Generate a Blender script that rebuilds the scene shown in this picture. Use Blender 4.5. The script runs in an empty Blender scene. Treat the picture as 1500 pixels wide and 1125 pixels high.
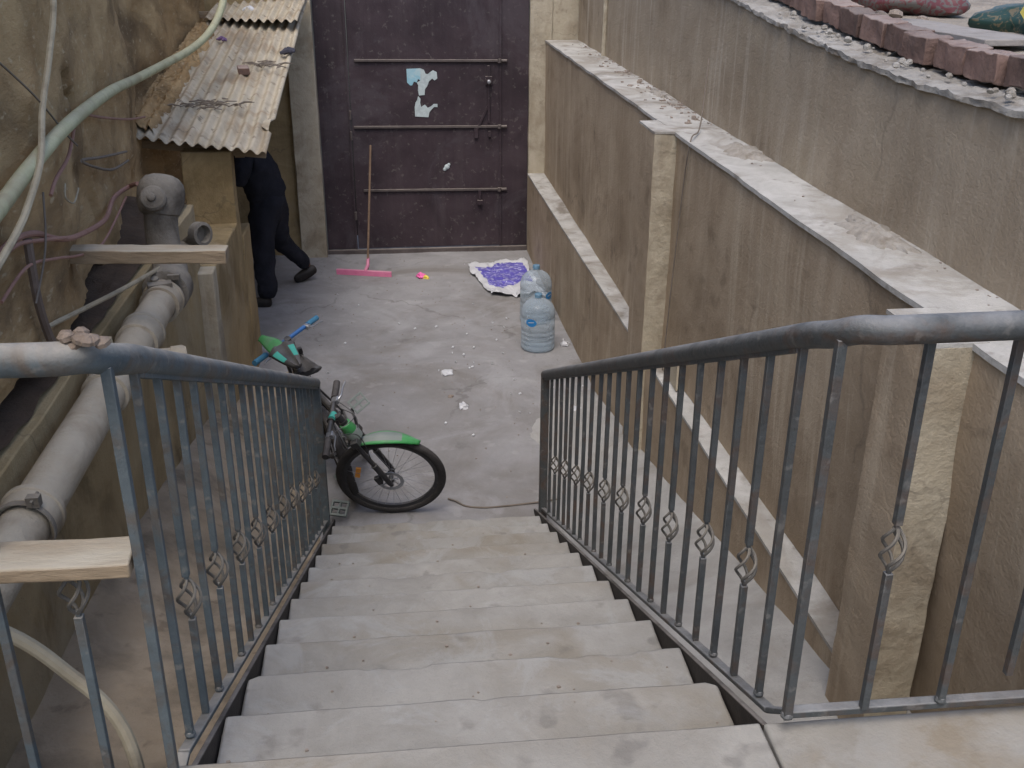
import bpy, bmesh, math, random
from mathutils import Vector, Matrix, noise
random.seed(7)
PI = math.pi
sc = bpy.context.scene
COL = sc.collection

# ------------------------------------------------------------------ camera
cam_d = bpy.data.cameras.new('camera'); cam = bpy.data.objects.new('camera', cam_d); COL.objects.link(cam)
cam_d.sensor_width = 36.0; cam_d.lens = 36.0; cam_d.clip_end = 400; cam_d.clip_start = 0.05
PITCH, YAW, ROLL = 0.416734, 0.111264, 0.006564
CP = Vector((-0.20225, -1.70526, 1.61579))
cy, sy, cp_, sp_ = math.cos(YAW), math.sin(YAW), math.cos(PITCH), math.sin(PITCH)
def zr(v): return Vector((cy*v[0] + sy*v[1], -sy*v[0] + cy*v[1], v[2]))
fw = zr((0, cp_, -sp_)); up0 = zr((0, sp_, cp_)); rt0 = zr((1, 0, 0))
rt = rt0*math.cos(ROLL) + up0*math.sin(ROLL); up = -rt0*math.sin(ROLL) + up0*math.cos(ROLL)
m = Matrix(((rt.x, up.x, -fw.x, CP.x), (rt.y, up.y, -fw.y, CP.y), (rt.z, up.z, -fw.z, CP.z), (0, 0, 0, 1)))
cam.matrix_world = m
sc.camera = cam

# ------------------------------------------------------------------ sky, sun, exposure
SUN_EL, SUN_AZ = 62.0, 200.0        # high, from behind the camera, veiled by cloud
w = bpy.data.worlds.new('World'); sc.world = w; w.use_nodes = True
wn = w.node_tree.nodes; wl = w.node_tree.links; wn.clear()
wo = wn.new('ShaderNodeOutputWorld'); wb = wn.new('ShaderNodeBackground'); sk = wn.new('ShaderNodeTexSky')
sk.sky_type = 'NISHITA'; sk.sun_disc = False
sk.sun_elevation = math.radians(SUN_EL); sk.sun_rotation = math.radians(SUN_AZ)
sk.dust_density = 3.0; sk.air_density = 0.9; sk.ozone_density = 1.0
wb.inputs['Strength'].default_value = 0.12
wl.new(sk.outputs[0], wb.inputs[0]); wl.new(wb.outputs[0], wo.inputs[0])
sl = bpy.data.lights.new('sun', 'SUN'); sl.energy = 0.6; sl.angle = math.radians(28); sl.color = (1.0, 0.96, 0.9)
so = bpy.data.objects.new('sun', sl); COL.objects.link(so)
_a, _e = math.radians(SUN_AZ), math.radians(SUN_EL)
sdir = Vector((math.sin(_a)*math.cos(_e), math.cos(_a)*math.cos(_e), math.sin(_e)))
so.rotation_euler = (-sdir).to_track_quat('-Z', 'Y').to_euler()
sc.view_settings.view_transform = 'Standard'; sc.view_settings.look = 'None'
sc.view_settings.gamma = 1.0; sc.view_settings.use_curve_mapping = False
sc.view_settings.exposure = 1.08

# ------------------------------------------------------------------ materials
def mat(name, c1, c2, scale=3.0, stain=None, stain_amt=0.0, stain_scale=1.2, streak=None, streak_amt=0.0,
        dust=None, dust_amt=0.0, rough=0.85, bump=0.25, bump_scale=45.0, metal=0.0, speck=None, speck_amt=0.0, speck_scale=60, spec=0.3, vary=0.0, stretch=None, crack=0.0, crack_scale=1.1, patch=None, patch_amt=0.0, patch_scale=.7):
    M = bpy.data.materials.new(name); M.use_nodes = True
    n = M.node_tree.nodes; l = M.node_tree.links
    b = n['Principled BSDF']
    b.inputs['Roughness'].default_value = rough; b.inputs['Metallic'].default_value = metal
    b.inputs['Specular IOR Level'].default_value = spec
    tc = n.new('ShaderNodeTexCoord'); O = tc.outputs['Object']
    if stretch:
        sm = n.new('ShaderNodeMapping'); sm.inputs['Scale'].default_value = stretch; l.new(O, sm.inputs['Vector']); O = sm.outputs[0]
    def nz(sc_, det=8, rg=0.6, dist=0.0, vec=O):
        t = n.new('ShaderNodeTexNoise'); t.inputs['Scale'].default_value = sc_; t.inputs['Detail'].default_value = det
        t.inputs['Roughness'].default_value = rg; t.inputs['Distortion'].default_value = dist
        l.new(vec, t.inputs['Vector']); return t.outputs['Fac']
    def ramp(f, a, b_):
        r = n.new('ShaderNodeMapRange'); r.inputs['From Min'].default_value = a; r.inputs['From Max'].default_value = b_
        r.clamp = True; l.new(f, r.inputs['Value']); return r.outputs[0]
    def mul(f, k):
        q = n.new('ShaderNodeMath'); q.operation = 'MULTIPLY'; l.new(f, q.inputs[0])
        if isinstance(k, (int, float)): q.inputs[1].default_value = k
        else: l.new(k, q.inputs[1])
        return q.outputs[0]
    def mix(fac, A, B):
        x = n.new('ShaderNodeMix'); x.data_type = 'RGBA'; l.new(fac, x.inputs['Factor'])
        for k, v in ((6, A), (7, B)):
            if isinstance(v, tuple): x.inputs[k].default_value = (*v, 1)
            else: l.new(v, x.inputs[k])
        return x.outputs[2]
    c = mix(ramp(nz(scale, 10, 0.65, 0.4), 0.3, 0.7), tuple(c1), tuple(c2))
    if stain: c = mix(mul(ramp(nz(stain_scale, 6, 0.6, 1.0), 0.48, 0.66), stain_amt), c, tuple(stain))
    if streak:
        mp = n.new('ShaderNodeMapping'); mp.inputs['Scale'].default_value = (9, 9, 0.35); l.new(O, mp.inputs['Vector'])
        f = ramp(nz(1.0, 6, 0.7, 0.2, mp.outputs[0]), 0.5, 0.72)
        c = mix(mul(mul(f, ramp(nz(0.9, 3), 0.35, 0.6)), streak_amt), c, tuple(streak))
    if speck: c = mix(mul(ramp(nz(speck_scale, 3, 0.5), 0.62, 0.7), speck_amt), c, tuple(speck))
    if patch: c = mix(mul(ramp(nz(patch_scale, 9, 0.7, 0.8), 0.52, 0.60), patch_amt), c, tuple(patch))
    if crack:
        dn = n.new('ShaderNodeTexNoise'); dn.inputs['Scale'].default_value = 3.5; dn.inputs['Detail'].default_value = 4; l.new(O, dn.inputs['Vector'])
        mv = n.new('ShaderNodeMix'); mv.data_type = 'RGBA'; mv.blend_type = 'ADD'; mv.inputs['Factor'].default_value = .45; l.new(O, mv.inputs[6]); l.new(dn.outputs['Color'], mv.inputs[7])
        vo = n.new('ShaderNodeTexVoronoi'); vo.feature = 'DISTANCE_TO_EDGE'; vo.inputs['Scale'].default_value = crack_scale; l.new(mv.outputs[2], vo.inputs['Vector'])
        inv = ramp(vo.outputs['Distance'], .010, .002)
        c = mix(mul(mul(inv, ramp(nz(1.1, 3), .5, .58)), crack), c, (.05, .042, .034))
    if dust:
        g = n.new('ShaderNodeNewGeometry'); s_ = n.new('ShaderNodeSeparateXYZ'); l.new(g.outputs['Normal'], s_.inputs[0])
        f = mul(ramp(s_.outputs[2], 0.1, 0.95), ramp(nz(7, 6), 0.25, 0.6))
        c = mix(mul(f, dust_amt), c, tuple(dust))
    if vary:
        oi = n.new('ShaderNodeObjectInfo'); hs = n.new('ShaderNodeHueSaturation')
        hs.inputs['Saturation'].default_value = .9; l.new(c, hs.inputs['Color'])
        vr = n.new('ShaderNodeMapRange'); vr.inputs['To Min'].default_value = 1 - vary; vr.inputs['To Max'].default_value = 1 + vary
        l.new(oi.outputs['Random'], vr.inputs['Value']); l.new(vr.outputs[0], hs.inputs['Value']); c = hs.outputs[0]
    l.new(c, b.inputs['Base Color'])
    if bump > 0:
        bp = n.new('ShaderNodeBump'); bp.inputs['Strength'].default_value = bump; bp.inputs['Distance'].default_value = 0.01
        ad = n.new('ShaderNodeMath'); ad.operation = 'ADD'; l.new(nz(bump_scale, 6, 0.7), ad.inputs[0]); l.new(nz(bump_scale*0.18, 4), ad.inputs[1])
        l.new(ad.outputs[0], bp.inputs['Height']); l.new(bp.outputs[0], b.inputs['Normal'])
    return M

M = {}
M['floor'] = mat('floor_concrete', (.215, .212, .212), (.315, .311, .314), 2.6, (.17, .155, .138), .75, .8, speck=(.42, .415, .41), speck_amt=.25, speck_scale=7, bump=.45, crack=.3, crack_scale=.6, patch=(.36, .36, .365), patch_amt=.35, patch_scale=1.1)
M['ramp'] = mat('ramp_concrete', (.26, .255, .24), (.38, .375, .36), 2.5, (.20, .18, .15), .7, 1.1, bump=.5)
M['ramp_sandy'] = mat('ramp_sandy', (.31, .245, .165), (.43, .355, .265), 2.4, (.15, .125, .09), .85, 1.3, speck=(.15, .115, .08), speck_amt=.5, speck_scale=10, bump=.8)
M['step'] = mat('step_stone', (.240, .228, .202), (.342, .330, .300), 4.5, (.225, .196, .148), .75, 1.3, speck=(.13, .12, .11), speck_amt=.4, speck_scale=9, bump=.4, vary=.05, patch=(.355, .36, .35), patch_amt=.4, patch_scale=3.2)
M['landing'] = mat('landing_stone', (.225, .208, .178), (.33, .315, .282), 3.0, (.24, .20, .145), .8, 1.6, speck=(.13, .12, .11), speck_amt=.45, speck_scale=6, bump=.4, patch=(.35, .345, .325), patch_amt=.4, patch_scale=1.8)
M['brownwall'] = mat('brown_render', (.300, .232, .158), (.405, .326, .236), 2.4, (.215, .160, .104), .6, 1.1, streak=(.54, .46, .35), streak_amt=.9, speck=(.13, .095, .06), speck_amt=.35, speck_scale=5, bump=.6, bump_scale=60, crack=.25, crack_scale=.45, patch=(.44, .36, .26), patch_amt=.4, patch_scale=.8)
M['brownwall_light'] = mat('pale_brown_render', (.285, .230, .165), (.39, .328, .248), 2.2, (.20, .152, .10), .75, .9, streak=(.56, .505, .42), streak_amt=.95, bump=.8, bump_scale=60, crack=.2, crack_scale=.5, patch=(.34, .285, .205), patch_amt=.5, patch_scale=.8)
M['ledge'] = mat('ledge_cement', (.36, .35, .325), (.53, .525, .50), 4.5, (.20, .172, .138), .85, 2.1, speck=(.16, .14, .12), speck_amt=.5, speck_scale=11, bump=.7, bump_scale=35, patch=(.30, .275, .235), patch_amt=.6, patch_scale=1.3)
M['ledge_dirt'] = mat('ledge_dirt', (.25, .225, .19), (.42, .40, .365), 9, (.18, .15, .115), .7, 7, bump=1.0, bump_scale=40)
M['plaster'] = mat('pale_plaster', (.34, .295, .215), (.48, .43, .335), 4.5, (.24, .195, .135), .75, 2.4, streak=(.55, .51, .43), streak_amt=.4, speck=(.2, .165, .12), speck_amt=.4, speck_scale=14, bump=.8, bump_scale=30, crack=.25, crack_scale=1.5)
M['mud'] = mat('mud_render', (.275, .175, .080), (.49, .350, .185), 3.6, (.125, .080, .040), .9, 1.4, speck=(.50, .41, .27), speck_amt=.55, speck_scale=30, bump=1.0, bump_scale=40, stretch=(1, .42, 1))
M['yellow'] = mat('ochre_plaster', (.29, .212, .105), (.40, .310, .175), 2.4, (.16, .115, .055), .8, 1.3, streak=(.47, .38, .22), streak_amt=.6, bump=.7, bump_scale=40, crack=.3, patch=(.37, .31, .21), patch_amt=.5)
M['dark'] = mat('damp_soil', (.055, .038, .026), (.10, .068, .045), 6, bump=.8)
M['door'] = mat('maroon_steel', (.032, .021, .026), (.060, .043, .050), 2.6, (.026, .018, .022), .75, 1.4, streak=(.12, .105, .105), streak_amt=.25, dust=(.22, .19, .17), dust_amt=.9, rough=.6, bump=.3, speck=(.15, .135, .125), speck_amt=.35, speck_scale=22, patch=(.070, .058, .066), patch_amt=.6, patch_scale=1.1)
M['doorbar'] = mat('dusty_steel_strip', (.070, .058, .056), (.125, .105, .098), 9, dust=(.27, .24, .21), dust_amt=.85, rough=.7)
M['rail'] = mat('grey_paint', (.044, .047, .047), (.080, .088, .090), 9, (.085, .046, .026), .6, 9, dust=(.28, .28, .275), dust_amt=.85, rough=.55, bump=.45, bump_scale=50, spec=.4, speck=(.19, .18, .165), speck_amt=.4, speck_scale=26)
M['rail_dusty'] = mat('dusty_blue_grey_paint', (.064, .080, .088), (.118, .142, .150), 8, (.105, .070, .042), .65, 8, dust=(.36, .335, .295), dust_amt=.95, rough=.65, bump=.45, bump_scale=50, spec=.3, speck=(.24, .22, .19), speck_amt=.45, speck_scale=24)
M['basket'] = mat('bare_basket_iron', (.07, .066, .06), (.13, .12, .105), 20, dust=(.32, .285, .23), dust_amt=.85, rough=.7)
M['stringer'] = mat('dark_steel_plate', (.018, .015, .013), (.035, .028, .024), 8, rough=.7, dust=(.24, .22, .20), dust_amt=.85)
M['pvc'] = mat('dusty_grey_pvc', (.32, .27, .195), (.43, .375, .29), 4, (.20, .155, .105), .75, 2.5, dust=(.43, .39, .315), dust_amt=.75, rough=.75, bump=.5, speck=(.17, .14, .11), speck_amt=.35, speck_scale=13)
M['fitting'] = mat('grey_fitting', (.150, .132, .108), (.245, .22, .185), 6, (.085, .07, .055), .8, 4, dust=(.33, .295, .24), dust_amt=.85, rough=.9, bump=.9)
M['timber'] = mat('weathered_timber', (.25, .185, .115), (.36, .28, .19), 7, (.16, .115, .07), .75, 5, dust=(.46, .42, .34), dust_amt=.95, bump=.8, stretch=(.25, 1, 1), speck=(.12, .09, .06), speck_amt=.5, speck_scale=12)
M['tin'] = mat('rusty_pale_tin', (.36, .315, .235), (.50, .45, .36), 4.0, (.235, .165, .10), .8, 2.2, speck=(.13, .105, .08), speck_amt=.65, speck_scale=12, rough=.85, bump=.7, patch=(.30, .26, .20), patch_amt=.6, patch_scale=2.6)
M['brick'] = mat('red_brick', (.135, .078, .062), (.20, .125, .10), 8, (.10, .068, .056), .6, 5, dust=(.27, .22, .195), dust_amt=.85, bump=1.0, bump_scale=30, vary=.3)
M['mortar'] = mat('loose_mortar', (.23, .215, .19), (.40, .385, .355), 7, (.15, .125, .095), .8, 6, bump=1.0, bump_scale=30)
M['earth'] = mat('dry_earth', (.23, .20, .16), (.34, .30, .25), 4, (.17, .14, .11), .6, 2, bump=.8)
M['board'] = mat('grey_board', (.24, .22, .20), (.33, .305, .285), 6, (.16, .14, .12), .5, 5, bump=.4)
M['green_hose'] = mat('pale_green_hose', (.36, .365, .215), (.47, .475, .315), 6, (.27, .235, .145), .7, 4, rough=.6, dust=(.45, .41, .31), dust_amt=.4, bump=.3)
M['beige_hose'] = mat('beige_hose', (.31, .265, .185), (.42, .37, .27), 8, (.18, .145, .095), .6, 6, rough=.65)
M['pink_wire'] = mat('faded_red_cable', (.26, .135, .105), (.34, .20, .16), 12, rough=.6)
M['grey_wire'] = mat('grey_cable', (.13, .11, .09), (.20, .17, .14), 10, rough=.6)
M['dark_conduit'] = mat('brown_conduit', (.12, .09, .075), (.19, .15, .125), 8, rough=.6)
M['pink'] = mat('pink_plastic', (.62, .16, .30), (.72, .24, .38), 8, dust=(.5, .36, .38), dust_amt=.4, rough=.45, bump=.05)
M['pole'] = mat('wooden_pole', (.13, .085, .055), (.20, .135, .09), 10, rough=.7)
M['tyre'] = mat('dusty_rubber', (.022, .021, .021), (.045, .042, .040), 9, dust=(.16, .145, .135), dust_amt=.55, rough=.8, bump=.6, bump_scale=90)
M['black'] = mat('black_paint', (.014, .014, .016), (.026, .026, .029), 6, rough=.4, bump=.1, dust=(.18, .17, .155), dust_amt=.55, spec=.5, speck=(.12, .11, .10), speck_amt=.4, speck_scale=40)
M['alloy'] = mat('grey_alloy', (.33, .34, .36), (.45, .46, .48), 8, rough=.35, metal=.7, bump=.05)
M['steel'] = mat('spoke_steel', (.30, .30, .31), (.40, .40, .41), 8, rough=.4, metal=.5, bump=0)
M['green'] = mat('bright_green_plastic', (.04, .27, .07), (.06, .35, .10), 9, (.09, .20, .10), .6, 9, dust=(.20, .30, .22), dust_amt=.5, rough=.5, bump=.15)
M['greygreen'] = mat('dusty_grey_plastic', (.16, .19, .175), (.21, .25, .225), 6, dust=(.27, .28, .26), dust_amt=.5, rough=.5, bump=.05)
M['teal'] = mat('teal_vinyl', (.06, .34, .27), (.08, .42, .34), 6, rough=.5, bump=.05)
M['blue'] = mat('blue_paint', (.022, .12, .36), (.035, .17, .44), 6, rough=.4, bump=.05, dust=(.25, .28, .33), dust_amt=.3)
M['bluegrip'] = mat('blue_rubber', (.045, .17, .28), (.07, .22, .34), 8, rough=.7)
M['orange'] = mat('orange_reflector', (.65, .25, .03), (.75, .32, .05), 10, rough=.3, bump=.05)
M['clod'] = mat('mud_clod', (.17, .13, .10), (.26, .21, .17), 30, bump=.8)
M['bluecap'] = mat('dull_blue_plastic', (.10, .20, .30), (.15, .27, .38), 8, rough=.4, bump=0)
M['white'] = mat('white_plastic', (.48, .49, .51), (.60, .61, .63), 8, rough=.5, bump=.2)
M['cloth_black'] = mat('black_cloth', (.013, .014, .019), (.028, .029, .038), 5, rough=.9, bump=1.0, bump_scale=16, spec=.15)
M['shoe'] = mat('black_shoe', (.011, .010, .010), (.030, .026, .023), 8, rough=.6, bump=.2, dust=(.16, .14, .12), dust_amt=.5)
M['skin'] = mat('skin', (.24, .125, .08), (.29, .155, .10), 8, rough=.6, bump=.05)
M['hair'] = mat('dark_hair', (.010, .008, .007), (.018, .014, .012), 20, rough=.6, bump=.6)
M['paper_blue'] = mat('torn_blue_paper', (.22, .45, .55), (.34, .55, .62), 9, (.52, .60, .60), .7, 9, rough=.8, bump=.1)
M['paper_white'] = mat('torn_white_paper', (.42, .50, .50), (.55, .62, .62), 14, (.28, .33, .35), .6, 14, rough=.8, bump=.1)
M['wrap_pink'] = mat('pink_wrapper', (.75, .12, .35), (.80, .2, .45), 20, rough=.4)
M['wrap_yellow'] = mat('yellow_wrapper', (.75, .6, .08), (.8, .66, .15), 20, rough=.4)
M['rubble'] = mat('rubble_stone', (.22, .18, .15), (.33, .28, .24), 9, rough=.9, bump=.8)
M['rag'] = mat('purple_rag', (.13, .08, .17), (.2, .13, .25), 10, rough=.95)
M['darkrag'] = mat('dark_rag', (.04, .04, .055), (.07, .07, .09), 10, rough=.95)

def sack_mat(name, a, b_, scale, thr=.55):
    Mx = bpy.data.materials.new(name); Mx.use_nodes = True
    n = Mx.node_tree.nodes; l = Mx.node_tree.links; bs = n['Principled BSDF']
    bs.inputs['Roughness'].default_value = .45
    tc = n.new('ShaderNodeTexCoord'); mp = n.new('ShaderNodeMapping'); mp.inputs['Scale'].default_value = scale
    l.new(tc.outputs['Object'], mp.inputs[0])
    t = n.new('ShaderNodeTexNoise'); t.inputs['Scale'].default_value = 1; t.inputs['Detail'].default_value = 3; t.inputs['Distortion'].default_value = 1.5
    l.new(mp.outputs[0], t.inputs['Vector'])
    r = n.new('ShaderNodeValToRGB'); e = r.color_ramp.elements
    e[0].position = thr; e[0].color = (*a, 1); e[1].position = thr + .05; e[1].color = (*b_, 1)
    l.new(t.outputs['Fac'], r.inputs[0]); l.new(r.outputs[0], bs.inputs['Base Color'])
    return Mx
M['sack_blue'] = sack_mat('violet_print', (.10, .085, .40), (.46, .46, .66), (13, 42, 30), .545)
M['sack_multi'] = sack_mat('green_print', (.015, .045, .036), (.12, .10, .06), (26, 26, 26), .54)
M['sack_red'] = sack_mat('red_print', (.11, .028, .03), (.10, .09, .08), (26, 26, 26), .47)

def pet_mat():
    Mx = bpy.data.materials.new('clear_bluish_plastic'); Mx.use_nodes = True
    n = Mx.node_tree.nodes; l = Mx.node_tree.links; bs = n['Principled BSDF']; out = n['Material Output']
    bs.inputs['Base Color'].default_value = (.50, .58, .64, 1); bs.inputs['Roughness'].default_value = .22
    bs.inputs['Specular IOR Level'].default_value = .6
    tr = n.new('ShaderNodeBsdfTransparent'); tr.inputs[0].default_value = (.84, .89, .93, 1)
    mx = n.new('ShaderNodeMixShader')
    lw = n.new('ShaderNodeLayerWeight'); lw.inputs['Blend'].default_value = .35
    mr = n.new('ShaderNodeMapRange'); mr.inputs['To Min'].default_value = .22; mr.inputs['To Max'].default_value = .85
    l.new(lw.outputs['Facing'], mr.inputs['Value']); l.new(mr.outputs[0], mx.inputs[0])
    l.new(tr.outputs[0], mx.inputs[1]); l.new(bs.outputs[0], mx.inputs[2]); l.new(mx.outputs[0], out.inputs[0])
    t = n.new('ShaderNodeTexNoise'); t.inputs['Scale'].default_value = 22; bp = n.new('ShaderNodeBump'); bp.inputs['Strength'].default_value = .25
    l.new(t.outputs['Fac'], bp.inputs['Height']); l.new(bp.outputs[0], bs.inputs['Normal'])
    return Mx
M['pet'] = pet_mat()
M['label_blue'] = mat('blue_label_print', (.02, .16, .42), (.03, .22, .50), 12, rough=.4, bump=0)

# ------------------------------------------------------------------ mesh helpers
class MB:
    def __init__(s): s.v = []; s.f = []; s.mi = []
    def add(s, vs, fs, mi=0):
        o = len(s.v); s.v += [Vector(p) for p in vs]; s.f += [tuple(i + o for i in f) for f in fs]; s.mi += [mi]*len(fs); return s
    def box(s, a, b, mi=0):
        x0, y0, z0 = a; x1, y1, z1 = b
        return s.add([(x0,y0,z0),(x1,y0,z0),(x1,y1,z0),(x0,y1,z0),(x0,y0,z1),(x1,y0,z1),(x1,y1,z1),(x0,y1,z1)],
                     [(0,3,2,1),(4,5,6,7),(0,1,5,4),(1,2,6,5),(2,3,7,6),(3,0,4,7)], mi)
    def obox(s, c, ax, ay, az, mi=0):     # centre and three half-axis vectors
        c, ax, ay, az = Vector(c), Vector(ax), Vector(ay), Vector(az)
        return s.add([c + ax*i + ay*j + az*k for k in (-1,1) for i, j in ((-1,-1),(1,-1),(1,1),(-1,1))],
                     [(0,3,2,1),(4,5,6,7),(0,1,5,4),(1,2,6,5),(2,3,7,6),(3,0,4,7)], mi)
    def bar(s, a, b, wx, wy=None, ref=(1,0,0), mi=0):
        a, b = Vector(a), Vector(b); d = (b - a); L = d.length; d.normalize()
        x = Vector(ref); x = (x - d*x.dot(d)).normalized(); y = d.cross(x)
        return s.obox((a + b)/2, x*wx/2, y*(wy or wx)/2, d*L/2, mi)
    def tube(s, path, r, seg=10, mi=0, cap=True, closed=False, flat=None):
        P = [Vector(p) for p in path]; n = len(P); rs = r if isinstance(r, (list, tuple)) else [r]*n
        base = len(s.v); nrm = None
        for i, p in enumerate(P):
            t = (P[(i+1) % n] - P[i-1]) if closed else (P[min(i+1, n-1)] - P[max(i-1, 0)])
            if t.length < 1e-9: t = Vector((0,0,1))
            t.normalize()
            if nrm is None:
                q = Vector((0,0,1)) if abs(t.z) < .9 else Vector((1,0,0)); nrm = (q - t*q.dot(t)).normalized()
            else:
                nrm = nrm - t*nrm.dot(t)
                nrm = nrm.normalized() if nrm.length > 1e-6 else t.orthogonal().normalized()
            bn = t.cross(nrm)
            for k in range(seg):
                a = 2*PI*k/seg; s.v.append(p + nrm*(math.cos(a)*rs[i]) + bn*(math.sin(a)*rs[i]*(flat or 1)))
        m_ = n if closed else n - 1
        for i in range(m_):
            for k in range(seg):
                a = base + i*seg + k; b = base + i*seg + (k+1) % seg
                c = base + ((i+1) % n)*seg + (k+1) % seg; d = base + ((i+1) % n)*seg + k
                s.f.append((a, b, c, d)); s.mi.append(mi)
        if cap and not closed:
            s.f.append(tuple(base + k for k in reversed(range(seg)))); s.mi.append(mi)
            s.f.append(tuple(base + (n-1)*seg + k for k in range(seg))); s.mi.append(mi)
        return s
    def lathe(s, prof, o, ax, seg=20, mi=0, cap=True):     # prof: (radius, height along ax)
        o, ax = Vector(o), Vector(ax).normalized(); u = ax.orthogonal().normalized(); v = ax.cross(u)
        base = len(s.v)
        for r, h in prof:
            for k in range(seg):
                a = 2*PI*k/seg; s.v.append(o + ax*h + (u*math.cos(a) + v*math.sin(a))*r)
        for i in range(len(prof)-1):
            for k in range(seg):
                s.f.append((base+i*seg+k, base+i*seg+(k+1) % seg, base+(i+1)*seg+(k+1) % seg, base+(i+1)*seg+k)); s.mi.append(mi)
        if cap:
            s.f.append(tuple(base + k for k in reversed(range(seg)))); s.mi.append(mi)
            s.f.append(tuple(base + (len(prof)-1)*seg + k for k in range(seg))); s.mi.append(mi)
        return s
    def grid(s, fn, nu, nv, mi=0):
        base = len(s.v)
        for j in range(nv+1):
            for i in range(nu+1): s.v.append(Vector(fn(i/nu, j/nv)))
        for j in range(nv):
            for i in range(nu):
                a = base + j*(nu+1) + i; s.f.append((a, a+1, a+nu+2, a+nu+1)); s.mi.append(mi)
        return s
    def build(s, name, mats, parent=None, smooth=35, bevel=0, solid=0, shift=None):
        org = parent.get('_o') if parent is not None and '_o' in parent else None
        off = Vector(org) if org is not None else Vector((0,0,0))
        if shift is not None: off = Vector(shift)
        me = bpy.data.meshes.new(name); me.from_pydata([tuple(p - off) for p in s.v], [], s.f)
        if not isinstance(mats, (list, tuple)): mats = [mats]
        for q in mats: me.materials.append(M[q] if isinstance(q, str) else q)
        if any(s.mi): me.polygons.foreach_set('material_index', s.mi)
        bm = bmesh.new(); bm.from_mesh(me); bmesh.ops.recalc_face_normals(bm, faces=bm.faces); bm.to_mesh(me); bm.free()
        if smooth:
            me.polygons.foreach_set('use_smooth', [True]*len(me.polygons)); me.set_sharp_from_angle(angle=math.radians(smooth))
        me.update()
        o = bpy.data.objects.new(name, me); COL.objects.link(o)
        if shift is not None: o.location = off
        if parent is not None:
            o.parent = parent
            o['_o'] = [off.x, off.y, off.z]
        if bevel:
            b = o.modifiers.new('bevel', 'BEVEL'); b.width = bevel; b.segments = 2; b.limit_method = 'ANGLE'; b.angle_limit = math.radians(40)
        if solid:
            k = o.modifiers.new('solid', 'SOLIDIFY'); k.thickness = solid; k.offset = -1
        return o

def tag(o, label=None, cat=None, group=None, kind=None):
    if label: o['label'] = label
    if cat: o['category'] = cat
    if group: o['group'] = group
    if kind: o['kind'] = kind
    return o
def thing(name, loc, label, cat, group=None):
    o = bpy.data.objects.new(name, None); COL.objects.link(o); o.location = loc; o.empty_display_size = .1
    o['_o'] = [loc[0], loc[1], loc[2]]
    return tag(o, label, cat, group)
def single(mb, name, mats, loc, label, cat, group=None, **k):
    return tag(mb.build(name, mats, shift=loc, **k), label, cat, group)

def nf(p, s, oct_=4):   # fractal noise, about -1..1
    return noise.fractal(Vector(p)*s, 1.0, 2.0, oct_, noise_basis='PERLIN_ORIGINAL')
def rough_box(a, b, step=.12, amp=.008, s=3.0, fn=None):
    a, b = Vector(a), Vector(b); mb = MB()
    n = [max(1, int(round((b[i]-a[i])/step))) for i in range(3)]
    def P(x, y, z):
        p = Vector((x, y, z))
        q = p + Vector((nf(p + Vector((7,0,0)), s), nf(p + Vector((0,19,0)), s), nf(p + Vector((0,0,31)), s)))*amp
        return fn(q) if fn else q
    for ax in range(3):
        i, j = [(1,2),(0,2),(0,1)][ax]
        for side in (a[ax], b[ax]):
            def g(u, v):
                p = [0,0,0]; p[ax] = side; p[i] = a[i] + (b[i]-a[i])*u; p[j] = a[j] + (b[j]-a[j])*v
                return P(*p)
            mb.grid(g, n[i], n[j])
    bm = bmesh.new(); vs = [bm.verts.new(p) for p in mb.v]
    for f in mb.f: bm.faces.new([vs[k] for k in f])
    bmesh.ops.remove_doubles(bm, verts=bm.verts, dist=1e-4)
    out = MB(); bm.verts.index_update()
    out.v = [v.co.copy() for v in bm.verts]; out.f = [tuple(v.index for v in f.verts) for f in bm.faces]; out.mi = [0]*len(out.f)
    bm.free(); return out
def smoothpath(pts, n=8):
    P = [Vector(p) for p in pts]; out = []
    for i in range(len(P)-1):
        p0 = P[max(i-1,0)]; p1 = P[i]; p2 = P[i+1]; p3 = P[min(i+2,len(P)-1)]
        for k in range(n):
            t = k/n
            out.append(.5*((2*p1) + (p2-p0)*t + (2*p0-5*p1+4*p2-p3)*t*t + (3*p1-p0-3*p2+p3)*t**3))
    out.append(P[-1]); return out

# ------------------------------------------------------------------ dimensions
FZ = -1.74                      # courtyard floor
RISE, TREAD, NSTEP = 0.145, 0.3228, 12
XL, XR = -0.676, 0.558          # stair sides
YD = 9.6                        # door wall
def lerp(a, b, t): return a + (b-a)*t
def clamp(x, a=0., b=1.): return max(a, min(b, x))

# ------------------------------------------------------------------ ground
mb = MB()
def ff(u, v):
    x = lerp(-3.2, 2.4, u); y = lerp(2.6, 10.4, v)
    return (x, y, FZ + .006*nf((x, y, 0), 1.3) + .0025*nf((x, y, 3), 9))
mb.grid(ff, 110, 150)
tag(mb.build('courtyard_floor', 'floor'), kind='structure')
mb = MB().box((-3.2, -4.0, FZ-.22), (2.4, 10.4, FZ-.02)); tag(mb.build('ground', 'earth'), kind='structure')
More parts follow.
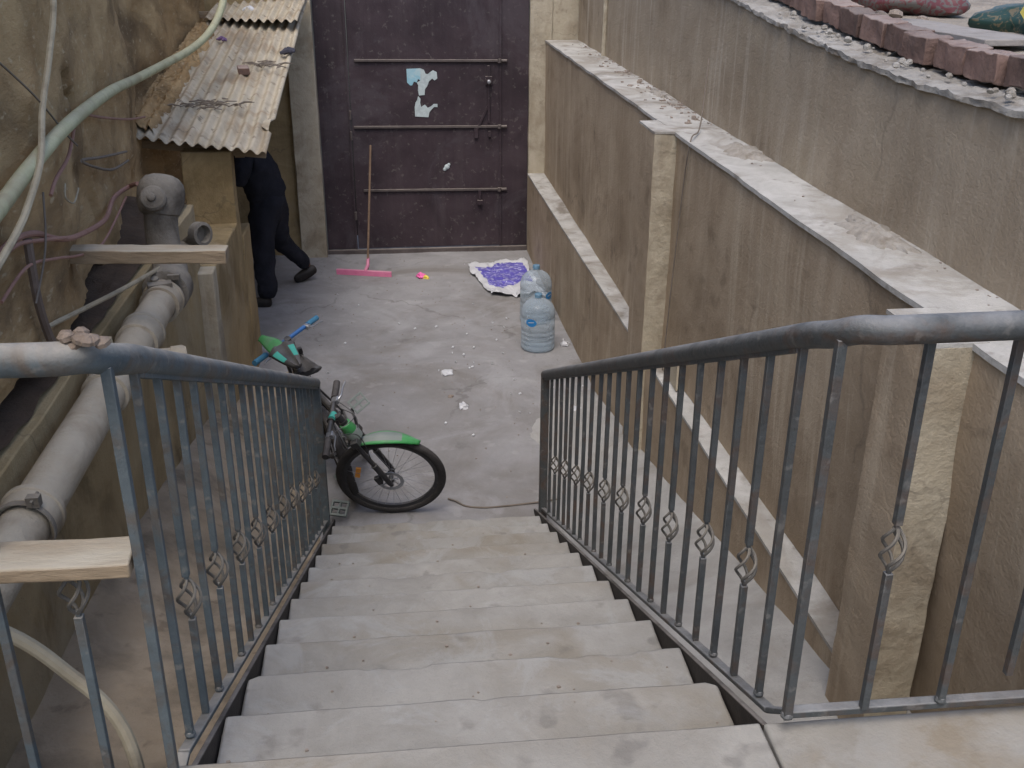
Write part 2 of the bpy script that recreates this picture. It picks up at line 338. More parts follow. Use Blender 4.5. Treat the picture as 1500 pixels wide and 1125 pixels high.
# ramps beside the stairs
def ramp_left(y):
    for (a, za), (b, zb_) in zip(LP, LP[1:]):
        if y <= b: return lerp(za, zb_, clamp((y-a)/(b-a)))
    return LP[-1][1]
LP = [(-1, -.83), (1, -.86), (2.2, -.93), (4.1, -1.26), (6.4, FZ-.012)]
def ramp_h(y): return -.93 if y < 1.2 else lerp(-.93, FZ-.012, clamp((y-1.2)/4.5))
def nose(y): return -RISE*max(0, y)/TREAD
def ramp_mesh(x_in, x_out, hf, ymax, n=16):
    def g(u, v):
        y = lerp(-.02 if x_in > 0 else -.20, ymax, v); zo = hf(y); zi = max(FZ-.012, min(zo, nose(y) - .24))
        t = u*u*(3-2*u); x = lerp(x_in, x_out, u)
        return (x, y, lerp(zi, zo, t) + .010*nf((x*1.2, y, 0), 3.0))
    return MB().grid(g, n, 120)
tag(ramp_mesh(XR+.02, 1.47, ramp_h, 5.75).build('ramp', 'ramp'), kind='structure')
tag(ramp_mesh(XL-.02, -1.62, ramp_left, 6.45).build('ramp', 'ramp_sandy'), kind='structure')
# landing, two slabs with a joint
ld = bpy.data.objects.new('landing_floor', None); COL.objects.link(ld); tag(ld, kind='structure')
rough_box((-.74, -3.4, -.12), (.552, 0.012, 0), .14, .003).build('landing_slab', 'landing', ld, bevel=.006)
rough_box((-2.6, -3.4, -.12), (-.744, -.16, -.002), .14, .003).build('landing_slab', 'landing', ld, bevel=.006)
rough_box((.558, -3.4, -.12), (3.0, 0.006, 0.002), .14, .003).build('landing_slab', 'landing', ld, bevel=.006)
MB().box((-.74, -3.4, -1.94), (3.0, -.04, -.122)).build('support_wall', 'brownwall', ld)
MB().box((-2.6, -3.4, -1.94), (-.742, -.18, -.122)).build('support_wall', 'brownwall', ld)
# high ground behind the right wall
def hg(u, v):
    x = lerp(1.95, 7.5, u); y = lerp(-3, 12, v); return (x, y, 1.215 + .05*nf((x, y, 0), 1.4) + .02*nf((x, y, 5), 6))
tag(MB().grid(hg, 50, 110).build('upper_terrain', 'earth'), kind='structure')

# ------------------------------------------------------------------ staircase
st = thing('staircase', (-.06, 1.9, FZ), 'grey stone staircase descending between two metal railings to the courtyard', 'staircase')
for k in range(1, NSTEP):
    z = -RISE*k; y0 = TREAD*(k-1) - .02; y1 = TREAD*k
    def edge(q, y1=y1, z=z):
        if q.y > y1 - .03 and q.z > z - .05: q = q + Vector((0, .0022*nf((q.x*2, y1, 0), 3), .0016*nf((q.x, y1, 7), 6))) + (Vector((0, -.012, -.004))*clamp((nf((q.x, y1*3, 3), 7, 3) - .28)/.2) if q.y > y1 - .012 else Vector())
        return q
    rough_box((XL, y0 + .002*k % .004, z - .055), (XR, y1, z), .03, .0022, 6, edge).build('step', 'step', st, bevel=.007)
    MB().box((XL+.002, y1 - .09, z - RISE - .02 if k < 11 else FZ - .02), (XR-.002, y1 - .02, z - .056)).build('riser', 'step', st)
for x0, x1 in ((XR+.003, XR+.017), (XL-.017, XL-.003)):
    s0 = MB(); ye = TREAD*11.9
    pr = [(0.014, -.01), (ye, nose(ye)+.005), (ye, nose(ye) - .21), (0.014, -.24)]
    s0.add([(x, y, z) for x in (x0, x1) for y, z in pr], [(3,2,1,0), (4,5,6,7), (0,1,5,4), (1,2,6,5), (2,3,7,6), (3,0,4,7)])
    s0.build('stringer', 'stringer', st, bevel=.003)

# ------------------------------------------------------------------ railings
def basket(c, h=.10, r=.022, rod=.0040):
    mb = MB()
    for k in range(4):
        a0 = k*PI/2 + .4
        mb.tube([(c[0] + math.cos(a0 + t*PI*.95)*(.004 + r*math.sin(PI*t)), c[1] + math.sin(a0 + t*PI*.95)*(.004 + r*math.sin(PI*t)), c[2] - h/2 + h*t) for t in [i/11 for i in range(12)]], rod, 6)
    return mb
def railing(side, label, material, xr, hx, tube_r):
    # side +1: horizontal run goes to +x; -1: to -x
    R = thing('stair_railing', (xr, 1.8, nose(1.8)), label, 'railing')
    ytop0, ztop0, sl_ = -.06, .965, -.4535
    ye = 3.68 if side > 0 else 3.60
    zt = lambda y: ztop0 + sl_*(y - ytop0)
    zb = lambda y: nose(y) + .028
    path = [(xr, ye, zt(ye)), (xr, 2.5, zt(2.5)), (xr, 1.2, zt(1.2)), (xr, .35, zt(.35)), (xr, .12, zt(.12)), (xr + side*.004, .02, zt(.03)), (xr + side*.025, -.045, ztop0-.008),
            (xr + side*.07, -.072, ztop0), (xr + side*.16, -.076, ztop0+.002)]
    mid = smoothpath(path, 6) + [(xr + side*.6, -.076, ztop0+.004), (xr + side*hx, -.076, ztop0)]
    MB().tube(mid, tube_r, 16).build('handrail', material, R)
    # flat strip welded under the tube carries the bars
    s_ = MB().bar((xr, ye, zt(ye) - tube_r - .004), (xr, .14, zt(.14) - tube_r - .003), .026, .010)
    s_.build('under_strip', material, R)
    br = MB().bar((xr, ye, zb(ye)), (xr, .06, zb(.06) - .012), .026, .014)
    hz = .050 if side > 0 else -.055
    br.bar((xr, .06, zb(.06) - .012), (xr + side*.012, -.015, hz), .026, .014)
    br.bar((xr + side*.012, -.017 if side > 0 else -.02, hz), (xr + side*hx, -.035 if side > 0 else -.02, hz), .018, .026, ref=(0, 0, 1))
    br.build('bottom_rail', material, R, bevel=.003)
    MB().box((xr - .023, ye - .022, nose(ye) - .06), (xr + .023, ye + .024, zt(ye) - .01)).build('post', material, R, bevel=.003)
    def bar_at(x, y, z0, z1, tw, zc=None, hide_top=False, cut=None, s=.0165):
        if not tw:
            zz0 = cut if cut is not None else z0; jx, jy = random.gauss(0, .0022), random.gauss(0, .0022); zm = lerp(zz0, z1, random.uniform(.35, .65))
            b = MB(); b.bar((x, y, zz0), (x + jx, y + jy, zm + .002), s, s); b.bar((x + jx, y + jy, zm - .002), (x, y, z1), s*.998, s*.998)
            if cut is None: b.lathe([(s*.62, -.004), (s*.80, .001), (s*.60, .010)], (x, y, z0 + .006), (0, 0, 1), 8)
            b.build('baluster', material, R, bevel=.0015)
        else:
            b = MB().box((x - s/2, y - s/2, z0), (x + s/2, y + s/2, zc - .058))
            b.tube([(x, y, zc - .060), (x, y, zc - .045)], .006, 6)
            if not hide_top:
                b.box((x - s/2, y - s/2, zc + .058), (x + s/2, y + s/2, z1)); b.tube([(x, y, zc + .045), (x, y, zc + .060)], .006, 6)
            o = b.build('baluster', material, R, bevel=.0015)
            basket((x, y, zc)).build('basket_twist', 'basket', o)
    N = 22; y0 = -.030; dy = (ye - y0)/(N+.55)
    for i in range(N):
        y = y0 + dy*i
        yy = max(y, 0)
        tw = i >= 2 and i % 2 == 0
        lo = zb(yy) if i else hz - .004
        bar_at(xr + random.uniform(-.002, .002), y, lo, (zt(y) if y > 0 else ztop0) - tube_r + (.004 if i else -.004), tw, lo + (zt(y) - lo)*random.uniform(.36, .385), s=.019 if i == 0 else .0165)
    return R, bar_at, ztop0
R, bar_at, zt0 = railing(1, 'dark grey metal stair railing on the right, curving along the landing edge', 'rail', XR + .036, 2.2, .027)
bar_at(.767, -.03, .058, zt0 - .02, True, .47)
bar_at(.943, -.03, .058, zt0 - .02, False)
bar_at(1.088, -.03, .058, zt0 - .02, False, cut=.125)
bar_at(1.27, -.03, .058, zt0 - .02, True, .47)
bar_at(1.45, -.03, .058, zt0 - .02, False)
Rl, bar_l, zt0 = railing(-1, 'dusty blue-grey metal stair railing on the left, with a broken twisted bar', 'rail_dusty', XL - .036, 1.9, .029)
bar_l(-.842, -.02, -.05, zt0 - .02, True, .475, hide_top=True)
bar_l(-.985, -.02, -.05, zt0 - .02, False)
cl = MB(); 
for k in range(9):
    a = Vector((-.735 + random.gauss(0, .014), -.066 + random.gauss(0, .010), zt0 + .026 + random.uniform(-.008, .012)))
    cl.lathe([(.003, -.010), (.013, -.005), (.014, .003), (.005, .010)], a, (random.uniform(-.4, .4), random.uniform(-.4, .4), 1), 7)
single(cl, 'dried_mud', 'clod', (-.735, -.066, zt0), 'clod of dried mud stuck on top of the left handrail', 'mud clod')

# ------------------------------------------------------------------ right retaining wall
rw = thing('retaining_wall', (1.5, 4.5, FZ), 'tall brown rendered wall with white cement ledges and pilasters beside the stairs', 'wall')
def flare(q):      # lower part spreads slightly towards the viewer
    return q
def lowfn(q):
    if q.x < 1.33: q.x = q.x + .055 - (q.y - 1.2)*.0165 if q.y > -5 else q.x
    return q
# lower footing wall, face x = 1.35 (near) .. 1.22 (far)
rough_box((1.30, -.02, FZ-.1), (1.62, YD-.02, -.868), .12, .008, 2, lowfn).build('lower_wall', 'brownwall', rw, bevel=.004)
rough_box((1.296, -.015, -.866), (1.62, YD-.025, -.85), .10, .004, 2, lowfn).build('lower_ledge', 'ledge', rw)
def panfn(q):
    if q.x < 1.45 and q.z < .3 and q.y < 4: q.x += .085*clamp((4-q.y)/3)*clamp((.3-q.z)/1.1)
    return q
rough_box((1.40, -.01, -.852), (1.80, YD-.03, .54), .11, .008, 1.6, panfn).build('panel', 'brownwall', rw, bevel=.004)
rough_box((1.385, -.4, .541), (1.80, YD-.035, .561), .08, .006, 2.5).build('upper_ledge', 'ledge', rw)
for ya, yb in ((4.135, 4.535), (.823, 1.11), (-2.6, -2.2)):
    p = rough_box((1.268, ya+.004, FZ-.05), (1.42, yb, .55), .03, .0035, 9)
    o = p.build('pilaster', ['brownwall', 'plaster', 'ledge'], rw, bevel=.004)
    for f in o.data.polygons:
        if f.normal.y < -.7: f.material_index = 1  # near faces take the paler slot: the light they catch, painted as colour
    rough_box((1.266, ya+.001, .549), (1.44, yb+.003, .5625), .06, .004, 4).build('pilaster_cap', 'ledge', rw)
# upper wall, top edge broken and sloping
def top_z(y):
    pts = [(-1, 1.14), (1.2, 1.145), (1.9, 1.14), (2.5, 1.165), (3.4, 1.23), (4.3, 1.31), (6, 1.42), (9.6, 1.65)]
    for (a, za), (b, zb_) in zip(pts, pts[1:]):
        if y <= b: return lerp(za, zb_, clamp((y-a)/(b-a)))
    return 1.65
def upfn(q):
    if q.z > .6:
        t = (q.z - .6)/.6; q.z = .6 + t*(top_z(q.y) - .03 - .6)
    q.x -= clamp((q.y-3)/5)*-.06
    return q
rough_box((1.675, -1.2, .555), (1.93, YD-.04, 1.2), .09, .010, 1.3, upfn).build('upper_wall', 'brownwall_light', rw)
def mofn(q):
    y = q.y; h = (q.z - 0)/.05
    q.z = top_z(y) - .035 + h*(.020 + .010*nf((q.x*5, y, 2), 14, 5)) + .006*nf((q.x*3, y, 0), 9, 5)
    q.x += clamp((y-3)/5)*.06 + ((.010*nf((0, y, 9), 8, 5) + .012*max(0, nf((0, y, q.z*3), 22, 4))) if q.x < 1.7 else 0)
    return q
rough_box((1.655, -1.2, 0), (1.95, YD-.1, .05), .024, .004, 22, mofn).build('mortar_edge', 'mortar', rw)
for k in range(46):
    y = random.uniform(.9, 4.8); r = random.uniform(.006, .02)
    c = Vector((1.70 + clamp((y-3)/5)*.06 + random.uniform(-.02, .08), y, top_z(y) + .008))
    MB().lathe([(r*.3, -r*.6), (r, -r*.2), (r*.8, r*.5), (r*.2, r*.8)], c, (random.uniform(-.6,.6), random.uniform(-.6,.6), 1), 7).build('mortar_lump', 'mortar', rw, smooth=20)
y = 5.6
while y > -.6:
    L = random.uniform(.20, .235); z0 = top_z(y - L/2) + .006; xo = 1.815 + clamp((y-3)/5)*.06 + random.uniform(-.022, .022); tilt = random.uniform(-.012, .012)
    slope = (top_z(y - L) - top_z(y))/L
    b = rough_box((xo, y - L + .008, 0), (xo + .11, y, .098), .024, .009, 16, lambda q, y=y, z0=z0, sl2=slope: Vector((q.x, q.y, q.z + z0 - (q.y - (y - .11))*sl2*1.0)))
    b.build('brick', 'brick', rw, bevel=.004); y -= L + random.uniform(.010, .020)
y = 5.4
while y > 3.5:
    L = random.uniform(.20, .23); z0 = top_z(y - L/2) + .124; xo = 1.85 + clamp((y-3)/5)*.06 + random.uniform(-.015, .015)
    rough_box((xo, y - L + .008, z0), (xo + .11, y, z0 + .085), .04, .005, 18).build('brick', 'brick', rw, bevel=.004); y -= L + .01
MB().tube([(1.665+.05, 8.02, .56), (1.668+.05, 8.0, 1.9)], .022, 10).build('corner_strip', 'plaster', rw)
# things lying on top of the right wall
single(rough_box((1.965, 2.05, 1.235), (2.2, 3.05, 1.258), .08, .003), 'plank', 'board', (2.1, 2.5, 1.26), 'thick grey board lying on the rubble behind the row of red bricks', 'plank', bevel=.003)
q_ = MB().obox((2.06, 3.9, 1.372), (.05, 0, 0), (0, 1.0, -.06), (0, 0, .016))
single(q_, 'plank', 'timber', (2.06, 3.9, 1.36), 'long thin brown plank lying along the top of the brick row', 'plank', bevel=.003)
def sack(name, c, dims, mats, label, seed, rot=0.3):
    mb = MB()
    def g(u, v):
        th = 2*PI*u; ph = PI*(v-.5); cx = math.copysign(abs(math.cos(th))**.7, math.cos(th)); sx = math.copysign(abs(math.sin(th))**.7, math.sin(th))
        p = Vector((cx*math.cos(ph)*dims[0], sx*math.cos(ph)*dims[1], math.sin(ph)*dims[2]))
        p = p*(1 + .22*nf(p + Vector((seed, 0, 0)), 6)); p.z = max(p.z, -dims[2]*.55)
        return Vector(c) + Vector((p.x*math.cos(rot) - p.y*math.sin(rot), p.x*math.sin(rot) + p.y*math.cos(rot), p.z + dims[2]*.5))
    mb.grid(g, 36, 18)
    return single(mb, name, mats, c, label, 'sack', smooth=60)
sack('plastic_sack', (2.72, 2.75, 1.19), (.34, .30, .12), 'sack_multi', 'dark green printed plastic sack slumped behind the grey board', 3, .5)
sack('plastic_sack', (2.62, 4.05, 1.22), (.25, .28, .10), 'sack_red', 'red printed plastic sack lying behind the thin brown plank', 11, .2)
sk_o = MB().obox((2.50, 2.35, 1.30), (.16, -.03, .02), (.05, .17, .05), (0, -.01, .012))
single(sk_o, 'cardboard_sheet', 'wrap_yellow', (2.5, 2.35, 1.29), 'small yellow printed sheet beside the green sack', 'sheet')
for i, (x, y_, r) in enumerate([(2.15, 3.35, .05), (2.32, 3.25, .035), (2.35, 3.6, .04), (2.25, 1.75, .05), (2.2, 4.5, .06)]):
    mb = MB().lathe([(r*.4, -r*.4), (r, -r*.1), (r*.85, r*.45), (r*.3, r*.7)], (x, y_, 1.22 + r*.3), (random.uniform(-.3,.3), random.uniform(-.3,.3), 1), 8)
    single(mb, 'rubble_lump', 'rubble', (x, y_, 1.21), ['lump of rubble between the brick row and the red sack', 'small lump of rubble behind the grey board, nearest the green sack', 'pale rubble lump just in front of the red sack',
        'rubble lump beyond the near end of the grey board', 'largest rubble lump, far along the brick row'][i], 'rubble', 'rubble lumps on top of the right wall', smooth=25)

for x, y_, rx, ry, h, lab in ((1.60, 3.55, .11, .20, .022, 'small heap of brown dirt on the upper ledge beyond the far pilaster'), (1.59, 1.95, .10, .22, .025, 'wide heap of brown dirt on the upper ledge towards the viewer'), (1.66, 5.6, .06, .25, .018, 'long thin heap of dirt at the far end of the upper ledge')):
    mb = MB(); mb.grid(lambda a_, b_: (x + rx*b_*math.cos(2*PI*a_)*(1 + .75*nf((math.cos(2*PI*a_), math.sin(2*PI*a_), x), 1.9, 5)), y_ + ry*b_*math.sin(2*PI*a_)*(1 + .75*nf((math.cos(2*PI*a_), math.sin(2*PI*a_), x), 1.9, 5)), .5635 + h*(1-b_*b_)*(1 + .6*nf((b_*math.cos(2*PI*a_)*2, b_*math.sin(2*PI*a_)*2, y_), 2)) - .010*(b_ > .98)), 72, 8)
    single(mb, 'dirt_heap', 'ledge_dirt', (x, y_, .56), lab, 'dirt heap', smooth=60)

# ------------------------------------------------------------------ door wall and door
dw = thing('door_wall', (.1, YD + .1, FZ), 'pale plastered wall around the large maroon metal door', 'wall')
def jitter(a, b, mt, name, st_=.1, amp=.008): return rough_box(a, b, st_, amp, 2.2).build(name, mt, dw, bevel=.006)
jitter((-1.31, YD-.1, FZ-.05), (-1.035, YD+.25, 3.2), 'plaster', 'jamb')
jitter((1.225, YD-.03, FZ-.05), (1.46, YD+.25, 3.2), 'plaster', 'jamb')
jitter((-3.1, YD+.02, FZ-.05), (-1.31, YD+.25, 3.2), 'yellow', 'wall_face')
jitter((1.46, YD-.012, FZ-.05), (2.6, YD+.25, 3.2), 'plaster', 'wall_face')
jitter((-1.04, YD-.02, 1.75), (1.23, YD+.25, 3.2), 'plaster', 'lintel')
dr = thing('metal_door', (.1, YD + .05, FZ), 'large dusty maroon sheet metal door with welded crossbars and torn paper', 'door')
yd = YD + .03
MB().box((-1.03, yd, FZ+.055), (-.70, yd+.03, 1.75)).build('side_leaf', 'door', dr, bevel=.003)
MB().box((.915, yd, FZ+.055), (1.222, yd+.03, 1.75)).build('side_leaf', 'door', dr, bevel=.003)
rough_box((-.692, yd-.003, FZ+.06), (.907, yd+.024, 1.75), .12, .0035, 2.2).build('middle_leaf', 'door', dr, bevel=.003)
MB().box((-1.034, yd-.03, FZ-.01), (1.224, yd+.05, FZ+.05)).build('threshold', 'doorbar', dr, bevel=.006)
for xs in (-.71, .915): MB().box((xs-.012, yd-.02, FZ+.06), (xs+.012, yd-.0005, 1.75)).build('frame_strip', 'door', dr, bevel=.003)
for z, xa in ((.36, -.63), (-.33, -.67), (-1.02, -.60)):
    MB().bar((xa, yd-.018, z), (.96, yd-.018, z-.012), .022, .026, ref=(0, 1, 0)).build('crossbar', 'doorbar', dr, bevel=.004)
    b = MB(); b.lathe([(.02, -.02), (.02, .02)], (.905, yd-.03, z-.012), (0, 0, 1), 10); b.lathe([(.016, -.03), (.016, .03)], (.955, yd-.02, z-.012), (1, 0, 0), 10)
    b.build('bar_stop', 'doorbar', dr)
b = MB().box((.775, yd-.03, -.30), (.80, yd-.007, .30)); b.box((.75, yd-.034, .10), (.825, yd-.008, .19)); b.box((.765, yd-.055, .115), (.81, yd-.034, .155))
b.build('bolt', 'door', dr, bevel=.003)
MB().lathe([(.018, 0), (.022, .01), (.022, .035), (.012, .045)], (.79, yd-.03, .135), (0, -1, 0), 12).build('bolt_knob', 'alloy', dr)
b = MB().box((.67, yd-.03, -1.16), (.70, yd-.007, -1.035)); b.box((.655, yd-.045, -1.2), (.715, yd-.007, -1.15)); b.build('latch', 'door', dr, bevel=.003)
b = MB().bar((.79, yd-.02, -.10), (.66, yd-.02, -.37), .016, .02, ref=(0, 1, 0)); b.box((.63, yd-.03, -.46), (.67, yd-.007, -.36)); b.box((.78, yd-.03, -.45), (.81, yd-.007, -.39)); b.build('latch_arm', 'door', dr)
for z in (-.2, -.42, -1.3): MB().lathe([(.013, -.045), (.013, .045)], (-.70, yd-.03, z), (0, 0, 1), 10).build('hinge', 'doorbar', dr)
b = MB()
for (x, z, r) in ((.325, -.775, .03), (.30, -.80, .02), (.345, -.75, .018)): b.lathe([(r, 0), (r*.8, .006), (r*.2, .01)], (x, yd-.006, z), (0, -1, 0), 9)
b.build('plaster_splash', 'paper_white', dr)
def scrap(pts, mt, dy):
    mb = MB(); n = len(pts)
    vs = [(x, yd-.0065-dy, z) for x, z in pts] + [(x, yd-.009-dy, z) for x, z in pts]
    mb.add(vs, [tuple(range(n)), tuple(reversed(range(n, 2*n)))] + [(i, (i+1) % n, n + (i+1) % n, n + i) for i in range(n)])
    mb.build('paper_scrap', mt, dr, smooth=0)
scrap([(-.085,.27),(.06,.275),(.065,.25),(.08,.20),(.06,.15),(.035,.165),(.02,.13),(-.01,.14),(-.03,.10),(-.05,.10),(-.082,.13)], 'paper_blue', 0)
scrap([(.062,.275),(.10,.26),(.115,.22),(.14,.215),(.165,.235),(.195,.255),(.235,.235),(.24,.17),(.21,.15),(.185,.17),(.15,.14),(.13,.09),(.105,.06),(.10,.0),(.04,-.005),(.03,.05),(.035,.10),(.02,.13),(.06,.15)], 'paper_white', .0012)
scrap([(.03,-.01),(.02,-.05),(.0,-.08),(-.01,-.13),(-.008,-.225),(.135,-.235),(.145,-.185),(.165,-.16),(.20,-.125),(.235,-.13),(.235,-.095),(.195,-.095),(.165,-.12),(.13,-.135),(.10,-.10),(.06,-.125),(.05,-.08),(.055,-.04)], 'paper_white', 0)

# ------------------------------------------------------------------ left walls
yw = thing('plaster_wall', (-1.6, 3.0, FZ), 'ochre plastered low wall behind the sewage pipe on the left', 'wall')
rough_box((-1.95, -1.2, FZ-.05), (-1.535, 5.02, -.02), .10, .010, 2, lambda q: Vector((q.x, q.y, q.z + (.025*nf((0, q.y, 3), 5) if q.z > 0 else 0)))).build('wall_body', 'yellow', yw, bevel=.006)
MB().grid(lambda u, v: (lerp(-1.95, -1.57, v), lerp(-1.2, 5.0, u), .0 + .03*nf((u*9, v, 0), 4) + .05*(1-v)), 120, 8).build('soil_fill', 'dark', yw)
rough_box((-2.1, 5.02, FZ-.05), (-1.44, 6.09, -.43), .09, .008, 2.2).build('pier', 'yellow', yw, bevel=.008)
rough_box((-1.80, 6.09, FZ-.05), (-1.44, 6.26, .115), .09, .008, 2.2).build('pier', 'yellow', yw, bevel=.008)
rough_box((-1.60, 6.265, FZ-.05), (-1.435, 6.66, -.58), .07, .008, 3).build('low_pier', 'yellow', yw, bevel=.008)
rough_box((-1.60, 4.86, FZ-.05), (-1.437, 5.016, -.44), .07, .008, 3).build('pilaster', 'plaster', yw, bevel=.008)
# alcove behind it
MB().box((-2.75, 6.3, FZ-.05), (-2.45, YD+.02, .9)).build('alcove_back', 'yellow', yw)
# mud wall
def mud_x(y): return lerp(-1.60, -2.06, clamp((y-2.6)/3.6))
HOLES = [(3.37, .90, .07, .10), (5.3, .81, .08, .10), (6.84, .71, .10, .10), (3.28, 1.01, .05, .07), (5.34, 1.12, .06, .08), (2.65, .98, .04, .06), (6.56, .86, .05, .06), (2.29, .68, .05, .05), (8.8, .95, .12, .12)]
def mudfn(q):
    if q.x > -2.3:
        y, z = q.y, q.z
        d = .030*nf((0, y*.6, z), 1.2, 4) + .022*nf((3, y*.45, z), 4.5, 6) + .009*nf((9, y*1.3 - z*.8, z), 18, 5)
        r = noise.noise(Vector((y*.9, z*1.6, 4.2)))
        if r > .25: d -= .028*clamp((r-.25)/.05)
        for hy, hz, rr, dp in HOLES:
            e = math.hypot((y-hy)/1.3, z-hz) + .03*nf((y, z, 2), 9)
            d -= dp*clamp((rr-e)/rr*1.6)
        base = lerp(.09, -.95, clamp((y-3.5)/1.1)) if y > 3.5 else .09
        d -= .05*clamp((base + .06 - z)/.05) if y < 3.6 else 0
        zz = base + (z-.15)*(2.5-base)/2.35
        q = Vector((mud_x(y) + d, y, zz + (.03*nf((y, 1, 5), 3.5) if z < .2 else 0)))
    return q
mw = rough_box((-2.7, -1.4, .15), (-1.6, 9.62, 2.5), .042, 0.0, 1, mudfn)
mwo = single(mw, 'mud_wall', 'mud', (-2.1, 4, .15), 'old crumbling mud plastered wall rising above the pipe on the left', 'wall', smooth=60)
tag(mwo)
MB()
# greenish lower wall face between pipe fitting and mud wall
# ------------------------------------------------------------------ corrugated roof
def sheet_pt(u, v):      # u across, v along (near -> far)
    A, B, C_, D = Vector((-2.12, 6.0, .245)), Vector((-1.167, 6.0, .109)), Vector((-1.053, 9.42, .972)), Vector((-1.95, 9.42, .90))
    p = A.lerp(B, u).lerp(D.lerp(C_, u), v)
    p.z += .016*math.sin(2*PI*u*10.5) + .010*nf((u*3, v*4, 0), 1.5)
    if u > .97 and .12 < v < .17: p.x -= .06
    if v < .001: p.y += .02*nf((u*9, 0, 0), 2)
    return p
roof = thing('corrugated_roof', (-1.6, 7.7, .5), 'rusty corrugated tin lean-to roof by the maroon door', 'roof')
MB().grid(sheet_pt, 126, 40).build('tin_sheet', 'tin', roof, smooth=60, solid=.002)
def sheet2(u, v):
    p = sheet_pt(lerp(-.02, 1.0, u), lerp(.72 + .10*(1-u), .99, v)); p.z += .035 + .05*(1-v)*(.4+u); return p
MB().grid(sheet2, 120, 14).build('tin_sheet', 'tin', roof, smooth=60, solid=.002)
MB().bar((-2.3, 6.25, .17), (-1.2, 6.25, .06), .06, .05).build('rafter', 'timber', roof)
MB().bar((-2.3, 9.2, .84), (-1.1, 9.2, .86), .06, .05).build('rafter', 'timber', roof)
MB().bar((-1.40, 6.30, FZ+1.77), (-1.40, 6.30, .06), .07, .07).build('roof_post', 'timber', roof)
def on_sheet(u, v, dz=0.02): p = sheet_pt(u, v); p.z += dz; return p
mbz = MB(); c = on_sheet(.62, .42, .04); mbz.obox(c, (.045, .01, 0), (-.01, .035, .01), (0, -.01, .03))
single(mbz, 'brick_piece', 'brick', c, 'broken piece of red brick lying on the tin roof', 'brick piece', bevel=.006)
def clutter(name, mt, u, v, n, sp, label, cat, r=.012, L=.12):
    mb = MB(); c = on_sheet(u, v, .02)
    for k in range(n):
        a = random.uniform(-.9, .9) if k % 3 else random.uniform(0, PI); q = c + Vector((random.gauss(0, sp*.6), random.gauss(0, sp*.4), random.uniform(0, .015)))
        if name == 'straw_heap': q = on_sheet(abs(random.gauss(0, .07)), random.uniform(.06, .75), random.uniform(0, .05))
        d = Vector((math.cos(a), math.sin(a)*.6, random.uniform(-.1, .2)))*L*random.uniform(.4, 1)
        mb.tube([q - d, q + d*.1 + Vector((0, 0, .015)), q + d], [r*.6, r, r*.5], 6)
    o = single(mb, name, mt, c, label, cat)
    if name == 'twig_bundle': o['kind'] = 'stuff'
    return o
clutter('twig_bundle', 'grey_wire', .42, .19, 34, .30, 'tangle of dry twigs across the lower end of the tin roof', 'twigs', .006, .10)
clutter('twig_bundle', 'grey_wire', .80, .46, 18, .20, 'few dry sticks beside the brick piece on the tin roof', 'twigs', .006, .10)
clutter('rag', 'darkrag', .98, .55, 6, .03, 'dark rag hanging over the right edge of the tin roof', 'rag', .022, .09)
clutter('rag', 'rag', .28, .66, 4, .03, 'crumpled purple rag tucked under the upper tin sheet', 'rag', .013, .06)
clutter('plastic_scrap', 'white', .42, .90, 5, .05, 'white plastic scrap lying at the top of the tin roof', 'scrap', .022, .07)
dirt = MB(); dirt.grid(lambda a_, b_: sheet_pt(lerp(-.04, .16 + .07*nf((b_*6, 0, 4), 2), a_), lerp(.03, .78, b_)) + Vector((0, 0, .022 + .055*(1-a_)**1.5 + .028*nf((a_*4, b_*16, 2), 2, 5) - .05*(a_ > .97))), 22, 110)
for k in range(90):
    q = sheet_pt(abs(random.gauss(0, .09)), random.uniform(.04, .76)) + Vector((0, 0, random.uniform(.05, .10))); a = random.uniform(0, PI); d = Vector((math.cos(a), math.sin(a), random.uniform(-.3, .5)))*random.uniform(.02, .07)
    dirt.tube([q - d, q + Vector((0, 0, .006)), q + d], [.002, .0028, .0015], 5)
tag(single(dirt, 'dirt_heap', 'mud', (-2.0, 7.2, .5), 'heap of dirt and straw where the tin roof meets the mud wall', 'dirt heap', smooth=60), kind='stuff')

# ------------------------------------------------------------------ sewage pipe
PX, PZ, PR = -1.42, -.115, .080
sp = thing('sewage_pipe', (PX, 1.5, PZ), 'thick dusty grey sewage pipe running along the left wall', 'pipe')
MB().tube([(PX, -1.6, PZ-.01), (PX, 1.2, PZ), (PX, 3.7, PZ+.012)], PR, 28).build('pipe_run', 'pvc', sp)
for yc, r, w_ in ((1.26, .096, .10), (2.28, .094, .13), (2.86, .095, .16), (3.35, .098, .12)):
    MB().lathe([(PR, -w_/2), (r, -w_/2+.004), (r, w_/2-.03), (r+.006, w_/2-.025), (r+.006, w_/2-.004), (PR, w_/2)], (PX, yc, PZ+.004), (0, 1, 0), 28, cap=False).build('collar', 'pvc', sp)
b = MB().lathe([(.0965, -.012), (.1, -.010), (.1, .010), (.0965, .012)], (PX, 1.20, PZ), (0, 1, 0), 28, cap=False); b.box((PX+.03, 1.185, PZ+.085), (PX+.07, 1.215, PZ+.12)); b.tube([(PX+.05, 1.17, PZ+.11), (PX+.05, 1.24, PZ+.11)], .005, 6)
b.build('clamp', 'fitting', sp)
b = MB().tube([(PX, 2.64, PZ-.02), (PX+.10, 2.67, PZ-.03), (PX+.20, 2.70, PZ-.035)], .046, 18); b.lathe([(.052, 0), (.054, .005), (.054, .05), (.046, .065), (.01, .07)], (PX+.17, 2.69, PZ-.035), (.96, .28, 0), 18)
b.build('branch_stub', 'pvc', sp)
b = MB().lathe([(.098, -.08), (.118, -.07), (.118, .07), (.1, .09)], (PX-.0, 3.52, PZ+.02), (0, 1, 0), 24)
